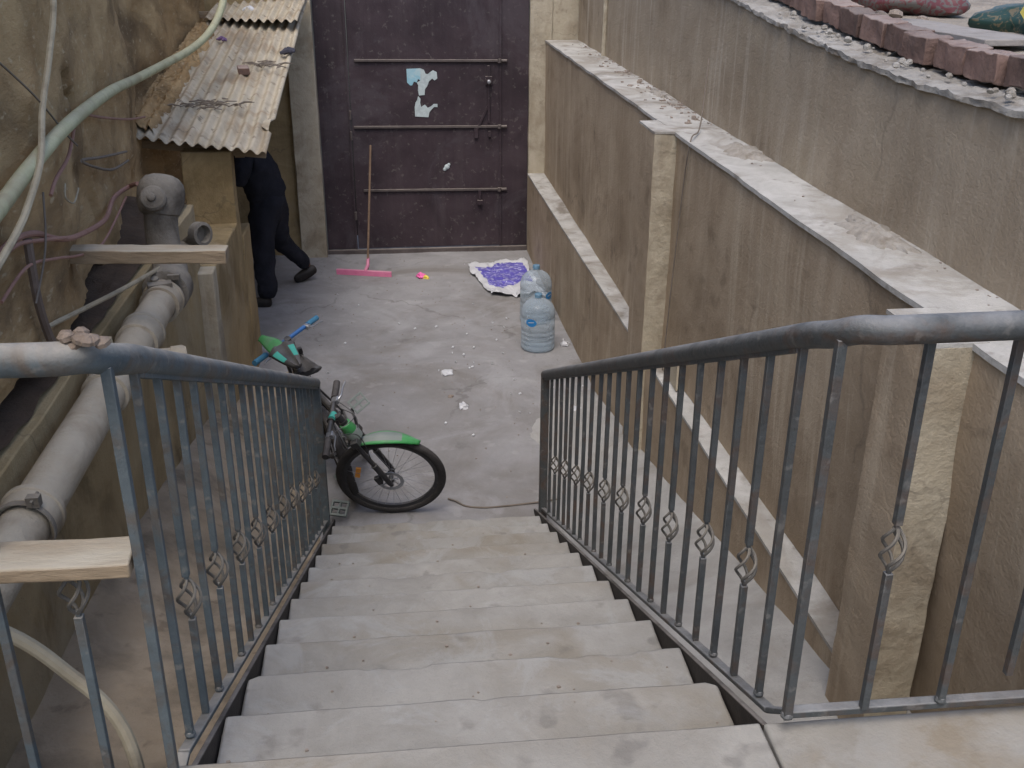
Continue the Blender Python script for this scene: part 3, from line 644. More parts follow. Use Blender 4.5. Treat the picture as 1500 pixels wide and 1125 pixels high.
b.obox((PX+.06, 3.42, PZ+.115), (.03, 0, 0), (0, .012, 0), (0, 0, .012)); b.lathe([(.02, 0), (.02, .02)], (PX-.03, 3.40, PZ+.10), (0, -.3, 1), 10); b.obox((PX, 3.36, PZ+.095), (.055, .02, 0), (-.01, .03, .0), (0, 0, .010))
b.build('access_tee', 'fitting', sp)
EX, EY = -1.49, 3.86
b = MB().tube(smoothpath([(PX, 3.55, PZ+.01), (-1.46, 3.78, PZ+.03), (EX, EY, .10), (EX+.01, EY, .24)], 6), [.098]*10 + [.088]*9, 24); b.lathe([(.105, 0), (.115, .01), (.115, .04), (.100, .055), (.09, .07)], (EX-.01, EY, -.03), (0, 0, 1), 24)
b.build('riser_elbow', 'fitting', sp)
b = MB().lathe([(.02, -.13), (.07, -.125), (.105, -.10), (.122, -.045), (.124, .015), (.112, .06), (.085, .09), (.045, .105), (.01, .108)], (EX+.015, EY+.03, .315), (.15, .25, 1), 28)
b.build('vent_head', 'fitting', sp)
b = MB().lathe([(.068, 0), (.068, .026), (.058, .038), (.03, .044), (.01, .045)], (EX+.0, EY-.082, .315), (.05, -.85, .45), 22); b.lathe([(.024, 0), (.02, .012), (.01, .016)], (EX, EY-.125, .335), (.05, -.85, .45), 12)
b.build('inspection_cap', 'fitting', sp)
# valve ring next to the fitting
b = MB().lathe([(.055, -.03), (.068, -.026), (.068, .026), (.050, .03), (.050, -.03)], (-1.34, 4.12, .03), (.75, -.6, .1), 20, cap=False); b.lathe([(.048, -.02), (.04, -.026), (.012, -.03)], (-1.34, 4.12, .03), (.75, -.6, .1), 20)
b.tube([(-1.37, 4.15, .0), (-1.44, 4.2, -.06), (-1.47, 4.05, -.1)], .04, 14)
single(b, 'valve', 'fitting', (-1.34, 4.12, -.04), 'round dark valve ring on a short pipe beside the grey pipe fitting', 'valve')

# ------------------------------------------------------------------ planks, rods, hoses, wires on the left
single(rough_box((-1.74, 2.70, .298), (-.966, 2.80, .358), .05, .004, 9, lambda q: Vector((q.x, q.y, q.z - (q.x+1.74)*.026))), 'plank', 'timber', (-1.4, 2.75, .3), 'weathered timber laid across the pipe in front of the grey fitting', 'plank', bevel=.004)
single(rough_box((-1.75, -.062, .568), (-.722, .035, .600), .05, .003, 9, lambda q: Vector((q.x, q.y, q.z - .045 + (q.x+.72)*-.004))), 'plank', 'timber', (-1.2, -.01, .55), 'short pale timber resting on the broken bar of the left railing', 'plank', bevel=.004)
def cable(name, pts, r, mt, label, cat, n=8, seg=8, **k):
    mb = MB().tube(smoothpath(pts, n), r, seg); return single(mb, name, mt, pts[0], label, cat, **k)
cable('rod', [(-1.60, 2.15, .20), (-1.50, 2.9, .10), (-1.44, 3.75, -.02)], .011, 'beige_hose', 'thin beige rod leaning diagonally against the grey pipe', 'rod')
cable('hose', [(-1.59, 8.1, 1.30), (-1.613, 7.6, 1.047), (-1.637, 7.3, .924), (-1.686, 7.0, .831), (-1.763, 6.7, .764), (-1.84, 6.2, .729), (-1.87, 5.4, .725), (-1.727, 4.13, .814), (-1.551, 2.76, .875), (-1.532, 2.14, .816), (-1.533, 1.83, .761), (-1.531, 1.2, .66), (-1.53, .4, .55)],
      [.029]*121, 'green_hose', 'thick pale green hose curving down across the mud wall', 'hose', 10, 12)
cable('conduit', [(-1.56, 3.1, 1.9), (-1.545, 2.83, 1.38), (-1.54, 2.63, 1.16), (-1.54, 2.44, .985), (-1.50, 2.20, .84), (-1.485, 1.95, .735), (-1.485, 1.78, .675), (-1.49, 1.4, .58)], .013, 'beige_hose', 'thin beige conduit hanging down the mud wall from above', 'conduit')
cable('conduit', [(-1.55, 2.065, .585), (-1.55, 2.055, .46), (-1.55, 2.058, .326), (-1.55, 2.12, .16), (-1.555, 2.25, .06)], .017, 'dark_conduit', 'short brown conduit dropping to the damp soil beside the mud wall', 'conduit')
cable('cable', [(-1.58, 3.86, .38), (-1.66, 4.0, .335), (-1.70, 3.81, .318), (-1.65, 3.41, .305), (-1.56, 2.68, .427), (-1.55, 2.39, .493), (-1.552, 2.15, .582), (-1.553, 1.91, .617), (-1.552, 1.7, .60)], .012, 'pink_wire', 'faded red cable running from the grey fitting along the mud wall', 'cable')
cable('cable', [(-1.55, 2.55, .455), (-1.54, 2.36, .502), (-1.54, 2.17, .55), (-1.54, 1.90, .603), (-1.54, 1.6, .58)], .008, 'pink_wire', 'thinner faded red cable under the first one by the mud wall', 'cable')
cable('cable', [(-1.60, 3.0, .88), (-1.619, 3.13, .864), (-1.714, 3.88, .722), (-1.86, 5.0, .53), (-1.97, 5.9, .40)], .007, 'pink_wire', 'thin reddish wire from the green hose towards the tin roof', 'cable')
cable('cable', [(-1.601, 2.99, .814), (-1.57, 2.75, .743), (-1.55, 2.49, .709), (-1.552, 2.40, .665)], .008, 'pink_wire', 'short loose wire end dangling below the green hose', 'cable')
cable('cable', [(-1.55, 2.0, 1.25), (-1.55, 2.41, 1.04), (-1.55, 2.70, .85), (-1.54, 2.8, .78)], .004, 'grey_wire', 'very thin grey wire crossing the mud wall above the green hose', 'cable')
cable('cable', [(-1.81, 4.63, .402), (-1.689, 3.68, .558), (-1.612, 3.07, .664), (-1.654, 3.41, .563), (-1.726, 3.97, .435), (-1.816, 4.67, .341)], .007, 'grey_wire', 'loop of thin grey wire on the mud wall near the tin roof', 'cable')
cable('cable', [(-1.66, 3.9, .30), (-1.62, 3.3, .25), (-1.57, 2.9, .30), (-1.56, 2.6, .36), (-1.54, 2.3, .44), (-1.545, 2.0, .50), (-1.54, 1.7, .47)], .006, 'pink_wire', 'thinnest faded red cable sagging lowest below the other red cables', 'cable')
cable('cable', [(-1.56, 2.62, .66), (-1.545, 2.55, .62), (-1.54, 2.62, .58), (-1.56, 2.75, .585), (-1.565, 2.80, .60)], .004, 'beige_hose', 'little curl of pale wire on the mud wall above the red cables', 'cable')
cable('cable', [(-1.545, 2.30, .70), (-1.53, 2.2, .56), (-1.53, 2.12, .47), (-1.54, 2.0, .36)], .004, 'grey_wire', 'thin grey wire hanging from the pale green hose towards the rod', 'cable')
cable('hose', [(-1.30, -.02, .50), (-1.06, .10, .315), (-.93, .12, .16), (-.855, .11, .05), (-.82, .08, -.08), (-.815, .06, -.35), (-.83, .15, -.88)], .015, 'beige_hose', 'beige hose hanging in front of the left railing at the bottom corner', 'hose', 8, 10)
cable('stick', [(-1.40, 2.35, -.02), (-1.405, 2.34, .09)], .013, 'beige_hose', 'short upright stub of stick beside the sewage pipe collar', 'stick', 3)

# ------------------------------------------------------------------ squeegee, bottles, sack, litter
sq = thing('floor_squeegee', (-.62, 8.85, FZ), 'pink floor squeegee with a wooden pole leaning on the maroon door', 'squeegee')
MB().tube([(-.575, 8.84, FZ+.06), (-.50, 9.585, -.52)], .012, 10).build('pole', 'pole', sq)
MB().bar((-.905, 8.88, FZ+.045), (-.325, 8.74, FZ+.04), .03, .035, ref=(0,0,1)).build('head', 'pink', sq, bevel=.005)
MB().bar((-.905, 8.865, FZ+.018), (-.325, 8.725, FZ+.014), .03, .008, ref=(0,0,1)).build('blade', 'pink', sq)
MB().tube([(-.60, 8.80, FZ+.05), (-.572, 8.86, FZ+.10), (-.567, 8.92, FZ+.17)], [.018, .018, .015], 10).build('socket', 'pink', sq)

def bottle(c, label, s=1.0, rot=0.0, hs=1.0):
    B = thing('water_bottle', c, label, 'bottle', 'large empty water bottles by the right wall')
    prof = [(.03, .012), (.115, .0), (.135, .012), (.137, .03)]
    z = .03
    for k in range(4): prof += [(.137, z+.012), (.130, z+.022), (.130, z+.028), (.137, z+.038)]; z += .042
    prof += [(.137, .225), (.137, .285), (.131, .293), (.131, .30), (.137, .308), (.137, .33), (.134, .36), (.122, .395), (.098, .425), (.065, .447), (.036, .458), (.028, .47), (.028, .495)]
    MB().lathe([(r*s, h*s*hs) for r, h in prof], c, (0,0,1), 36).build('bottle_body', 'pet', B, smooth=60)
    MB().lathe([(.0285*s, .47*s*hs), (.031*s, .472*s*hs), (.031*s, .497*s*hs), (.027*s, .503*s*hs), (.005, .504*s*hs)], c, (0,0,1), 18).build('cap', 'bluecap', B)
    # oval printed emblem wrapped on the body
    mb = MB(); mb2 = MB()
    a0 = -PI/2 - .55 + rot
    def el(sc_, rr):
        def g(u, v):
            th = 2*PI*u; a = a0 + sc_*v*math.cos(th)*.33; h = .257 + sc_*v*math.sin(th)*.032
            return Vector(c) + Vector((math.cos(a)*rr*s, math.sin(a)*rr*s, h*s))
        return g
    mb.grid(el(1.0, .1385), 24, 3); mb.build('emblem', 'label_blue', B)
    mb2.grid(lambda u, v: Vector(c) + Vector((math.cos(a0-.17+.34*u)*.1396*s, math.sin(a0-.17+.34*u)*.1396*s, (.253 + .006*v + .008*u)*s)), 8, 1)
    mb2.build('emblem_stroke', 'white', B)
bottle((.95, 6.60, FZ), 'clear water bottle in front, nearest the stairs, with a blue oval emblem', 1.08, 0, .92)
bottle((1.02, 7.28, FZ), 'clear water bottle behind the other one, beside the blue sack', 1.08, 1.4)

def cloth(u, v):
    A, B, C_, D = Vector((.50, 9.02, 0)), Vector((1.14, 9.22, 0)), Vector((1.20, 7.90, 0)), Vector((.66, 7.98, 0))
    p = A.lerp(B, u).lerp(D.lerp(C_, u), v)
    e = 1.5*(abs(u-.5)**3 + abs(v-.5)**3)
    p.x += .035*nf((u*3, v*3, 1), 1.4) + .006*nf((u*8, v*8, 1), 1); p.y += .10*nf((u*2.2, v*2.2, 7), 1.4)
    p.z = FZ + .018 + .022*(nf((u*4, v*4, 0), 1)+.35) + .008*nf((u*9, v*14, 2), 1) + .05*max(0, v-.78)*(1+math.sin(u*11)) + .03*e*(nf((u*4, v*4, 4), 2)+.5)
    p.z = max(p.z, FZ + .010)
    return p
mb = MB().grid(cloth, 56, 56)
mb.mi = [1 if (.11 < (i % 56)/55 + .012*math.sin(i//56*.35) < .93 and .10 + .02*math.sin((i % 56)*.2) < (i//56)/55 < .72 + .05*math.sin((i % 56)*.11)) else 0 for i in range(56*56)]
single(mb, 'plastic_sack', ['white', 'sack_blue'], (.85, 8.5, FZ), 'crumpled white plastic sack with violet blue print lying before the door', 'sack', smooth=60, solid=.003)

def crumple(name, c, r, mt, label, cat='litter', seed=0, flat=.6, group=None):
    mb = MB()
    def g(u, v):
        th = 2*PI*u; ph = PI*(v-.5); p = Vector((math.cos(th)*math.cos(ph), math.sin(th)*math.cos(ph), math.sin(ph)*flat))*r
        return Vector(c) + p*(1 + .7*nf(p*(1/r) + Vector((seed, 0, 0)), 1.3)) + Vector((0, 0, r*flat*.6))
    mb.grid(g, 10, 6); return single(mb, name, mt, c, label, cat, group, smooth=15)
crumple('paper_scrap', (.128, 6.08, FZ), .05, 'white', 'larger white paper scrap in the middle of the courtyard floor', seed=1, flat=.4)
crumple('paper_scrap', (.225, 5.42, FZ), .038, 'white', 'white paper scrap nearer the stairs, beside the bicycle wheel side', seed=5)
crumple('pebble', (.13, 5.62, FZ), .022, 'rubble', 'dark pebble just behind the nearer paper scrap', 'pebble', 8)
crumple('candy_wrapper', (-.02, 8.68, FZ), .05, 'wrap_pink', 'crumpled pink wrapper on the floor right of the squeegee', seed=9)
crumple('candy_wrapper', (.035, 8.66, FZ), .032, 'wrap_yellow', 'small yellow wrapper touching the pink wrapper', seed=13)
crumple('plastic_scrap', (1.072, 5.24, FZ), .05, 'white', 'white plastic scrap behind the right railing bars', seed=17)
crumple('plastic_scrap', (1.20, 6.62, FZ), .04, 'white', 'white plastic scrap right of the front bottle by the wall', seed=21)
lit = MB()
random.seed(21)
for k in range(46):
    x = random.gauss(.62, .35) if k % 3 else random.uniform(-1.0, 1.15); y_ = random.gauss(6.3, .6) if k % 3 else random.uniform(4.6, 9.3); x = min(x, 1.2)
    r = random.uniform(.004, .011); a = random.uniform(0, PI)
    lit.obox((x, y_, FZ + .010), (math.cos(a)*r, math.sin(a)*r, .002), (-math.sin(a)*r*.6, math.cos(a)*r*.6, .002), (0, 0, .003))
lo = lit.build('white_crumbs', 'white', smooth=0); tag(lo, 'tiny white scraps and crumbs scattered over the courtyard floor', 'litter', kind='stuff')
grit = MB()
for k in range(800):
    t = random.random()
    if t < .45: x, y_, z_ = random.uniform(-1.4, 1.2), random.uniform(4.0, 9.4), FZ + .004
    elif t < .7:
        i = random.randint(1, 10); x, y_, z_ = random.uniform(XL+.02, XR-.02), TREAD*(i-random.betavariate(2.2, 1.1)*.85), -RISE*i + .002
    else: x, y_, z_ = 1.74 - abs(random.gauss(0, .08)), random.uniform(.8, 9.4), .561
    r = random.uniform(.0015, .0045)
    grit.obox((x, y_, z_), (r, r*.3, 0), (-r*.3, r*.8, 0), (0, 0, r*.6))
for k in range(90):
    y_ = 4.4 + abs(random.gauss(0, 1.8)); x = 1.73 - abs(random.gauss(0, .10)); r = random.uniform(.006, .022); a = random.uniform(0, PI)
    if y_ > 9.3 or x < 1.42: continue
    grit.obox((x, y_, .563), (math.cos(a)*r, math.sin(a)*r, 0), (-math.sin(a)*r*.6, math.cos(a)*r*.6, .002), (0, 0, r*.35))
tag(grit.build('grit', 'rubble', smooth=0), 'fine grit strewn on the floor, steps and upper ledge', 'grit', kind='stuff')
cable('cable', [(.03, 4.03, FZ+.012), (.08, 3.99, FZ+.014), (.14, 3.93, FZ+.010), (.26, 3.90, FZ+.010), (.42, 3.91, FZ+.010), (.60, 3.93, FZ+.012), (.80, 3.95, FZ+.016), (.95, 3.86, FZ+.03)], .006, 'grey_wire', 'thin dark cable lying on the floor at the foot of the stairs', 'cable')
cable('wire', [(1.60, 4.3, .95), (1.52, 4.1, .60), (1.40, 3.85, .57), (1.385, 3.88, .30), (1.37, 3.92, -.3), (1.36, 3.95, -.85)], .004, 'grey_wire', 'thin wire hanging over the upper ledge beside the far pilaster', 'wire')
b = MB(); A = [(1.375, 3.62, -.84), (1.38, 3.95, -.84), (1.385, 3.66, -.64)]
b.add([Vector(p) for p in A] + [Vector(p) + Vector((-.02, -.003, 0)) for p in A], [(0,1,2), (5,4,3), (0,3,4,1), (1,4,5,2), (2,5,3,0)])
single(b, 'tile_shard', 'plaster', (1.375, 3.75, -.85), 'pointed pale tile shard standing on the lower ledge by the far pilaster', 'shard', smooth=0)

# ------------------------------------------------------------------ bicycles
def wheel(root, c, n, u, v, Rw, disc_side=None, reflector=None):
    """c hub, n axle unit, u/v in-plane units"""
    c, n, u, v = map(Vector, (c, n, u, v))
    P = lambda a, r, h=0: c + (u*math.cos(a) + v*math.sin(a))*r + n*h
    ty = MB().tube([P(2*PI*k/64, Rw-.026) for k in range(64)], .026, 12, closed=True)
    o = ty.build('wheel', 'tyre', root)
    for k in range(60):
        pass
    rim = MB(); N = 64
    for k in range(N):
        a, b = 2*PI*k/N, 2*PI*(k+1)/N
        vs = [P(a, Rw-.048, -.013), P(a, Rw-.048, .013), P(a, Rw-.070, .008), P(a, Rw-.070, -.008)] + [P(b, Rw-.048, -.013), P(b, Rw-.048, .013), P(b, Rw-.070, .008), P(b, Rw-.070, -.008)]
        rim.add(vs, [(0,1,5,4), (1,2,6,5), (2,3,7,6), (3,0,4,7)])
    rim.build('rim', 'black', o)
    spk = MB()
    for k in range(32):
        a = 2*PI*k/32; h = .028 if k % 2 else -.028; off = (.55 if (k//2) % 2 else -.55)
        spk.tube([P(a + off, .022, h), P(a, Rw-.066, 0)], .0011, 5, cap=False)
    spk.build('spokes', 'steel', o)
    MB().lathe([(.010, -.055), (.016, -.050), (.022, -.032), (.014, -.026), (.014, .026), (.022, .032), (.016, .050), (.010, .055)], c, n, 16).build('hub', 'black', o)
    if disc_side:
        d = MB(); N = 48
        for k in range(N):
            a, b = 2*PI*k/N, 2*PI*(k+1)/N; h = .040*disc_side; t = .0012
            r0, r1 = .058, .080 + .002*(k % 4 == 0)
            d.add([P(a, r0, h-t), P(a, r1, h-t), P(a, r1, h+t), P(a, r0, h+t), P(b, r0, h-t), P(b, r1, h-t), P(b, r1, h+t), P(b, r0, h+t)], [(0,1,5,4), (1,2,6,5), (2,3,7,6), (3,0,4,7)])
        for k in range(6):
            a = 2*PI*k/6; d.bar(P(a, .018, .040*disc_side), P(a+.5, .06, .040*disc_side), .008, .003, ref=n)
        d.build('brake_disc', 'alloy', o)
    if reflector is not None:
        a = reflector; cc = P(a, Rw*.60); rd = (u*math.cos(a) + v*math.sin(a)); tg = (-u*math.sin(a) + v*math.cos(a))
        f = MB()
        for s_ in (-1, 1): f.obox(cc + tg*.022*s_, rd*.015, tg*.019, n*.006)
        f.build('reflector', 'orange', o)
    return o
def mudguard(root, c, n, u, v, r, a0, a1, half, mats, split):
    c, n, u, v = map(Vector, (c, n, u, v)); mb = MB()
    def g(s_, t):
        a = lerp(a0, a1, t); w_ = half*(.75 + .5*math.sin(PI*clamp(t*1.15)))*(1 if t < .9 else .85 - (t-.9)*3.2)
        k = (s_-.5)*2; rr = r + .018*(1 - k*k) + (.004 if abs(k) < .3 else 0)
        return c + (u*math.cos(a) + v*math.sin(a))*rr + n*(k*w_)
    mb.grid(g, 12, 24)
    mb.mi = [1 if ((i//12)/24 > split or (i % 12) in (0, 1, 10, 11)) else 0 for i in range(12*24)]
    return mb.build('mudguard', mats, root, smooth=50, solid=.003)
def saddle(root, c, fwd, upv, mats):
    c, f, k = Vector(c), Vector(fwd).normalized(), Vector(upv).normalized(); k = (k - f*k.dot(f)).normalized(); s_ = k.cross(f)
    mb = MB(); L = .28
    def g(u, v):
        x = lerp(-L/2, L/2, v); t = v; w_ = .075*(1 - t)**.8 + .020 if t > .12 else .095*(.72 + .28*math.sin(t/.12*PI/2))
        if t > .97: w_ *= .7
        a = 2*PI*u; h = .030*(1 - .35*t)
        return c + f*x + s_*(math.cos(a)*w_) + k*(max(math.sin(a), -.5)*h + .02*(abs(t-.45))**2*2 - (.012 if abs(math.cos(a)) < .25 and math.sin(a) > 0 else 0))
    mb.grid(g, 28, 22); n_ = len(mb.v)
    mb.f.append(tuple(range(28))); mb.mi.append(0); mb.f.append(tuple(range(n_-29, n_-1))); mb.mi.append(0)
    for i in range(28*22):
        uu = i % 28; vv = i//28
        if 4 <= vv <= 12 and (uu in (2, 3, 4) or uu in (9, 10, 11)): mb.mi[i] = 1
    return mb.build('saddle', mats, root, smooth=60)
def pedal(root, c, ax, flat, mats='greygreen'):
    c, a, f = Vector(c), Vector(ax).normalized(), Vector(flat).normalized(); f = (f - a*f.dot(a)).normalized(); g = a.cross(f)
    mb = MB()
    mb.obox(c, a*.05, f*.008, g*.012)
    for s_ in (-1, 1): mb.obox(c + f*.044*s_, a*.056, f*.007, g*.012)
    for s_ in (-1, 0, 1): mb.obox(c + a*.050*s_, a*.006, f*.045, g*.011)
    return mb.build('pedal', mats, root, bevel=.002)
def bike_frame(root, Ht, Hb, S, BB, RA, latv, mats, stay='black'):
    Ht, Hb, S, BB, RA, latv = map(Vector, (Ht, Hb, S, BB, RA, latv))
    ST = BB.lerp(S, .72)
    b = MB().tube([Hb, Ht], .024, 16); b.tube([Ht.lerp(Hb, .25), ST], .019, 14); b.tube([Hb.lerp(Ht, .25), Hb.lerp(BB, .25) + (Ht-Hb)*.1, BB], [.026, .028, .026], 14)
    b.tube([BB, ST], .018, 14); b.lathe([(.026, -.038), (.026, .038)], BB, latv, 16)
    for s_ in (-1, 1):
        b.tube([BB + latv*.03*s_, RA + latv*.062*s_], .010, 10); b.tube([ST - (ST-BB)*.04 + latv*.018*s_, RA + latv*.062*s_], .008, 10)
    fr = b.build('frame', mats, root)
    p = MB().tube([ST, S - (S-BB).normalized()*.03], .0135, 12); p.build('seat_post', 'alloy', root)
    return fr
def crank(root, BB, latv, dirv, flat):
    BB, latv, d = Vector(BB), Vector(latv).normalized(), Vector(dirv).normalized()
    b = MB(); u = latv.orthogonal().normalized(); v = latv.cross(u)
    N = 40
    for k in range(N):
        a, a2 = 2*PI*k/N, 2*PI*(k+1)/N
        P = lambda a_, r, h: BB + (u*math.cos(a_) + v*math.sin(a_))*r + latv*h
        b.add([P(a, .062, .047), P(a, .088 + .004*(k % 2), .047), P(a, .088 + .004*(k % 2), .051), P(a, .062, .051), P(a2, .062, .047), P(a2, .088 + .004*((k+1) % 2), .047), P(a2, .088 + .004*((k+1) % 2), .051), P(a2, .062, .051)], [(0,1,5,4), (1,2,6,5), (2,3,7,6), (3,0,4,7)])
    for k in range(5): a = 2*PI*k/5; b.bar(BB + latv*.049, BB + (u*math.cos(a) + v*math.sin(a))*.068 + latv*.049, .014, .005, ref=latv)
    for s_ in (-1, 1):
        b.bar(BB + latv*.062*s_, BB + latv*.078*s_ + d*.172*s_, .014, .024, ref=latv)
    b.build('crank', 'black', root)
    for s_ in (-1, 1): pedal(root, BB + latv*(.135*s_) + d*.172*s_, latv, flat)
    # chain
def handlebar(root, c, ax, fwd, half, mats, grip, lever=True, rise=0):
    c, a, f = Vector(c), Vector(ax).normalized(), Vector(fwd).normalized()
    MB().tube([c - a*half, c - a*.07, c + a*.07, c + a*half], .0155, 12).build('handlebar', mats, root)
    for s_ in (-1, 1):
        g = MB().tube([c + a*s_*(half-.125), c + a*s_*(half+.005)], .020, 14); g.lathe([(.021, -.004), (.021, .004)], c + a*s_*(half-.125), a, 14); g.build('grip', grip, root)
        if lever:
            q = c + a*s_*(half-.155)
            l_ = MB().obox(q + f*.012, a*.018, f*.022, a.cross(f)*.016); l_.build('brake_clamp', 'alloy', root, bevel=.004)
            l2 = MB().tube(smoothpath([q + f*.03, q + f*.048 + a*s_*.03, q + f*.05 + a*s_*.09, q + f*.062 + a*s_*.135], 5), [.008]*6 + [.006]*5 + [.005]*5, 8, flat=.7); l2.build('brake_lever', 'alloy', root)

c = Vector((-.322, 3.815, -1.425)); n = Vector((-.082, -.936, -.342)).normalized(); u = Vector((-.996, .087, 0)).normalized(); v = n.cross(u); v = v if v.z > 0 else -v
Rw = .335
bk = thing('bicycle', (-.55, 4.2, FZ), 'black and green mountain bicycle with bright green mudguards leaning at the stair foot', 'bicycle', 'bicycles parked at the foot of the stairs')
s_ang = math.radians(63); s_dir = (u*math.cos(s_ang) + v*math.sin(s_ang)).normalized(); f_dir = s_dir.cross(n).normalized()
if f_dir.x < 0: f_dir = -f_dir
wheel(bk, c, n, u, v, Rw, 1, math.radians(10))
b = MB()
crown = c + s_dir*.395
for s_ in (-1, 1):
    b.tube([c + n*.062*s_, c + n*.062*s_ + s_dir*.17, c + n*.062*s_ + s_dir*.19], [.016, .019, .021], 12)
    b.tube([c + n*.062*s_ + s_dir*.19, crown + n*.062*s_], .0145, 12)
    b.obox(c + n*.062*s_, s_dir*.022, f_dir*.012, n*.007)
b.obox(crown, n*.080, f_dir*.024, s_dir*.022)
b.obox(c + n*.055 - f_dir*.05 + s_dir*.055, n*.014, s_dir*.03, f_dir*.016)
b.build('fork', 'black', bk, bevel=.003)
Hb = c + s_dir*.425; Ht = c + s_dir*.545
MB().lathe([(.030, -.03), (.044, -.02), (.046, .03), (.042, .045)], Hb - s_dir*.01, s_dir, 16).build('headset', 'greygreen', bk)
MB().lathe([(.041, .0), (.0415, .002), (.036, .058), (.032, .062)], Hb + s_dir*.036, s_dir, 16).build('head_band', 'green', bk)
mudguard(bk, c, n, u, v, Rw + .012, math.radians(122 - 62), math.radians(122 - 62) + math.radians(62), .042, ['greygreen', 'green'], .68)
stem = Ht + s_dir*.045 - f_dir*.045
b = MB().tube([Ht, Ht + s_dir*.05], .020, 14); b.tube([Ht + s_dir*.035, stem], .021, 12); b.lathe([(.024, -.026), (.024, .026)], stem, n, 14); b.build('stem', 'black', bk)
MB().tube([stem - n*.028 + f_dir*.012, stem + n*.02 + s_dir*.012 + f_dir*.012], .021, 12).build('stem_cover', 'teal', bk)
handlebar(bk, stem, n, f_dir, .295, 'black', 'tyre')
S = Vector((-.915, 4.24, -.80)); ex = Vector((-.37, .93, 0)).normalized(); upf = Vector((-.50, -.20, .84)).normalized(); lat = ex.cross(upf).normalized()
RA = Vector((-.70, 4.74, FZ + Rw*.86)); BB = Vector((-.58, 4.36, -1.44)); lat = lat if lat.x > 0 else -lat
bike_frame(bk, Ht, Hb, S, BB, RA, lat, ['black'])
wheel(bk, RA, lat, ex, upf, Rw)
crank(bk, BB, lat, Vector((-.28, .10, .95)), lat.cross(Vector((.1, -.86, .5))))
saddle(bk, S, Vector((.40, -.72, -.12)), Vector((-.25, -.22, .92)), ['black', 'teal'])
sd = MB(); p0 = Vector((-.93, 4.36, -.88)); p1 = Vector((-1.17, 4.86, -.88)); dd = (p1-p0); lt = dd.cross(upf).normalized()
sd.grid(lambda a_, t: p0 + dd*t + lt*((a_-.5)*.085*(.7 + .6*math.sin(PI*min(1, t*1.1))) ) + Vector((0, 0, .10*t*(1-t) + .018*(1-(2*a_-1)**2) - .02*t)), 10, 20)
sd.mi = [0 if (i//10) < 8 else 1 for i in range(200)]
sd.build('mudguard', ['greygreen', 'green'], bk, smooth=60, solid=.003)
for k, (pa, pb, pc) in enumerate([(stem - n*.16, stem + f_dir*.10 - s_dir*.10 - n*.05, crown + n*.05), (stem + n*.16, stem + f_dir*.11 - s_dir*.12 + n*.08, c + n*.065 + s_dir*.2), (stem + n*.14, Ht + f_dir*.08, Ht.lerp(S, .3) - Vector((0, 0, .02)))]):
    MB().tube(smoothpath([pa, pb, pc], 8), .0026, 6).build('brake_cable', 'black', bk)

# second bicycle, turned away, mostly behind the railing
b2 = thing('bicycle', (-.8, 4.6, FZ), 'bicycle with blue handlebar behind the left railing, turned towards the door', 'bicycle', 'bicycles parked at the foot of the stairs')
ex2 = Vector((-.26, .965, 0)).normalized(); lean = math.radians(14); up2 = (Vector((0, 0, 1))*math.cos(lean) + Vector((-.965, -.26, 0))*math.sin(lean)).normalized(); lat2 = ex2.cross(up2).normalized()
RA2 = Vector((-.665, 4.14, FZ + .325*math.cos(lean))); FA2 = RA2 + ex2*1.02
RA2 = RA2 + Vector((.01, 0, 0))
wheel(b2, RA2, lat2, ex2, up2, .325); 
hd = (up2*.95 - ex2*.31).normalized(); Hb2 = FA2 + hd*.42; Ht2 = FA2 + hd*.53
S2 = RA2 + ex2*.22 + up2*.55; BB2 = RA2 + ex2*.42 - up2*.03
st2d = Vector((.965, .26, 0))
b = MB()
for s_ in (-1, 1): b.tube([FA2 + lat2*.055*s_, FA2 + lat2*.055*s_ + hd*.38], .014, 10)
b.obox(FA2 + hd*.39, lat2*.07, ex2*.02, hd*.02); b.build('fork', 'black', b2)
wheel(b2, FA2, lat2, ex2, up2, .325)
bike_frame(b2, Ht2, Hb2, S2, BB2, RA2, lat2, ['black'])
crank(b2, BB2, lat2, Vector((0, -.9, -.3)), Vector((1, 0, 0)))
saddle(b2, S2, ex2, up2, ['black', 'black'])
hb2 = Vector((-1.02, 5.04, -.985))
MB().tube([Ht2, Ht2.lerp(hb2, .6), hb2], .017, 12).build('stem', 'black', b2)
handlebar(b2, hb2, Vector((.42, .84, .05)), Vector((.60, -.25, -.1)), .40, 'blue', 'bluegrip')
pedal(b2, Vector((-.65, 3.86, -1.66)), Vector((.9, -.3, 0)), Vector((.2, .6, .5)))

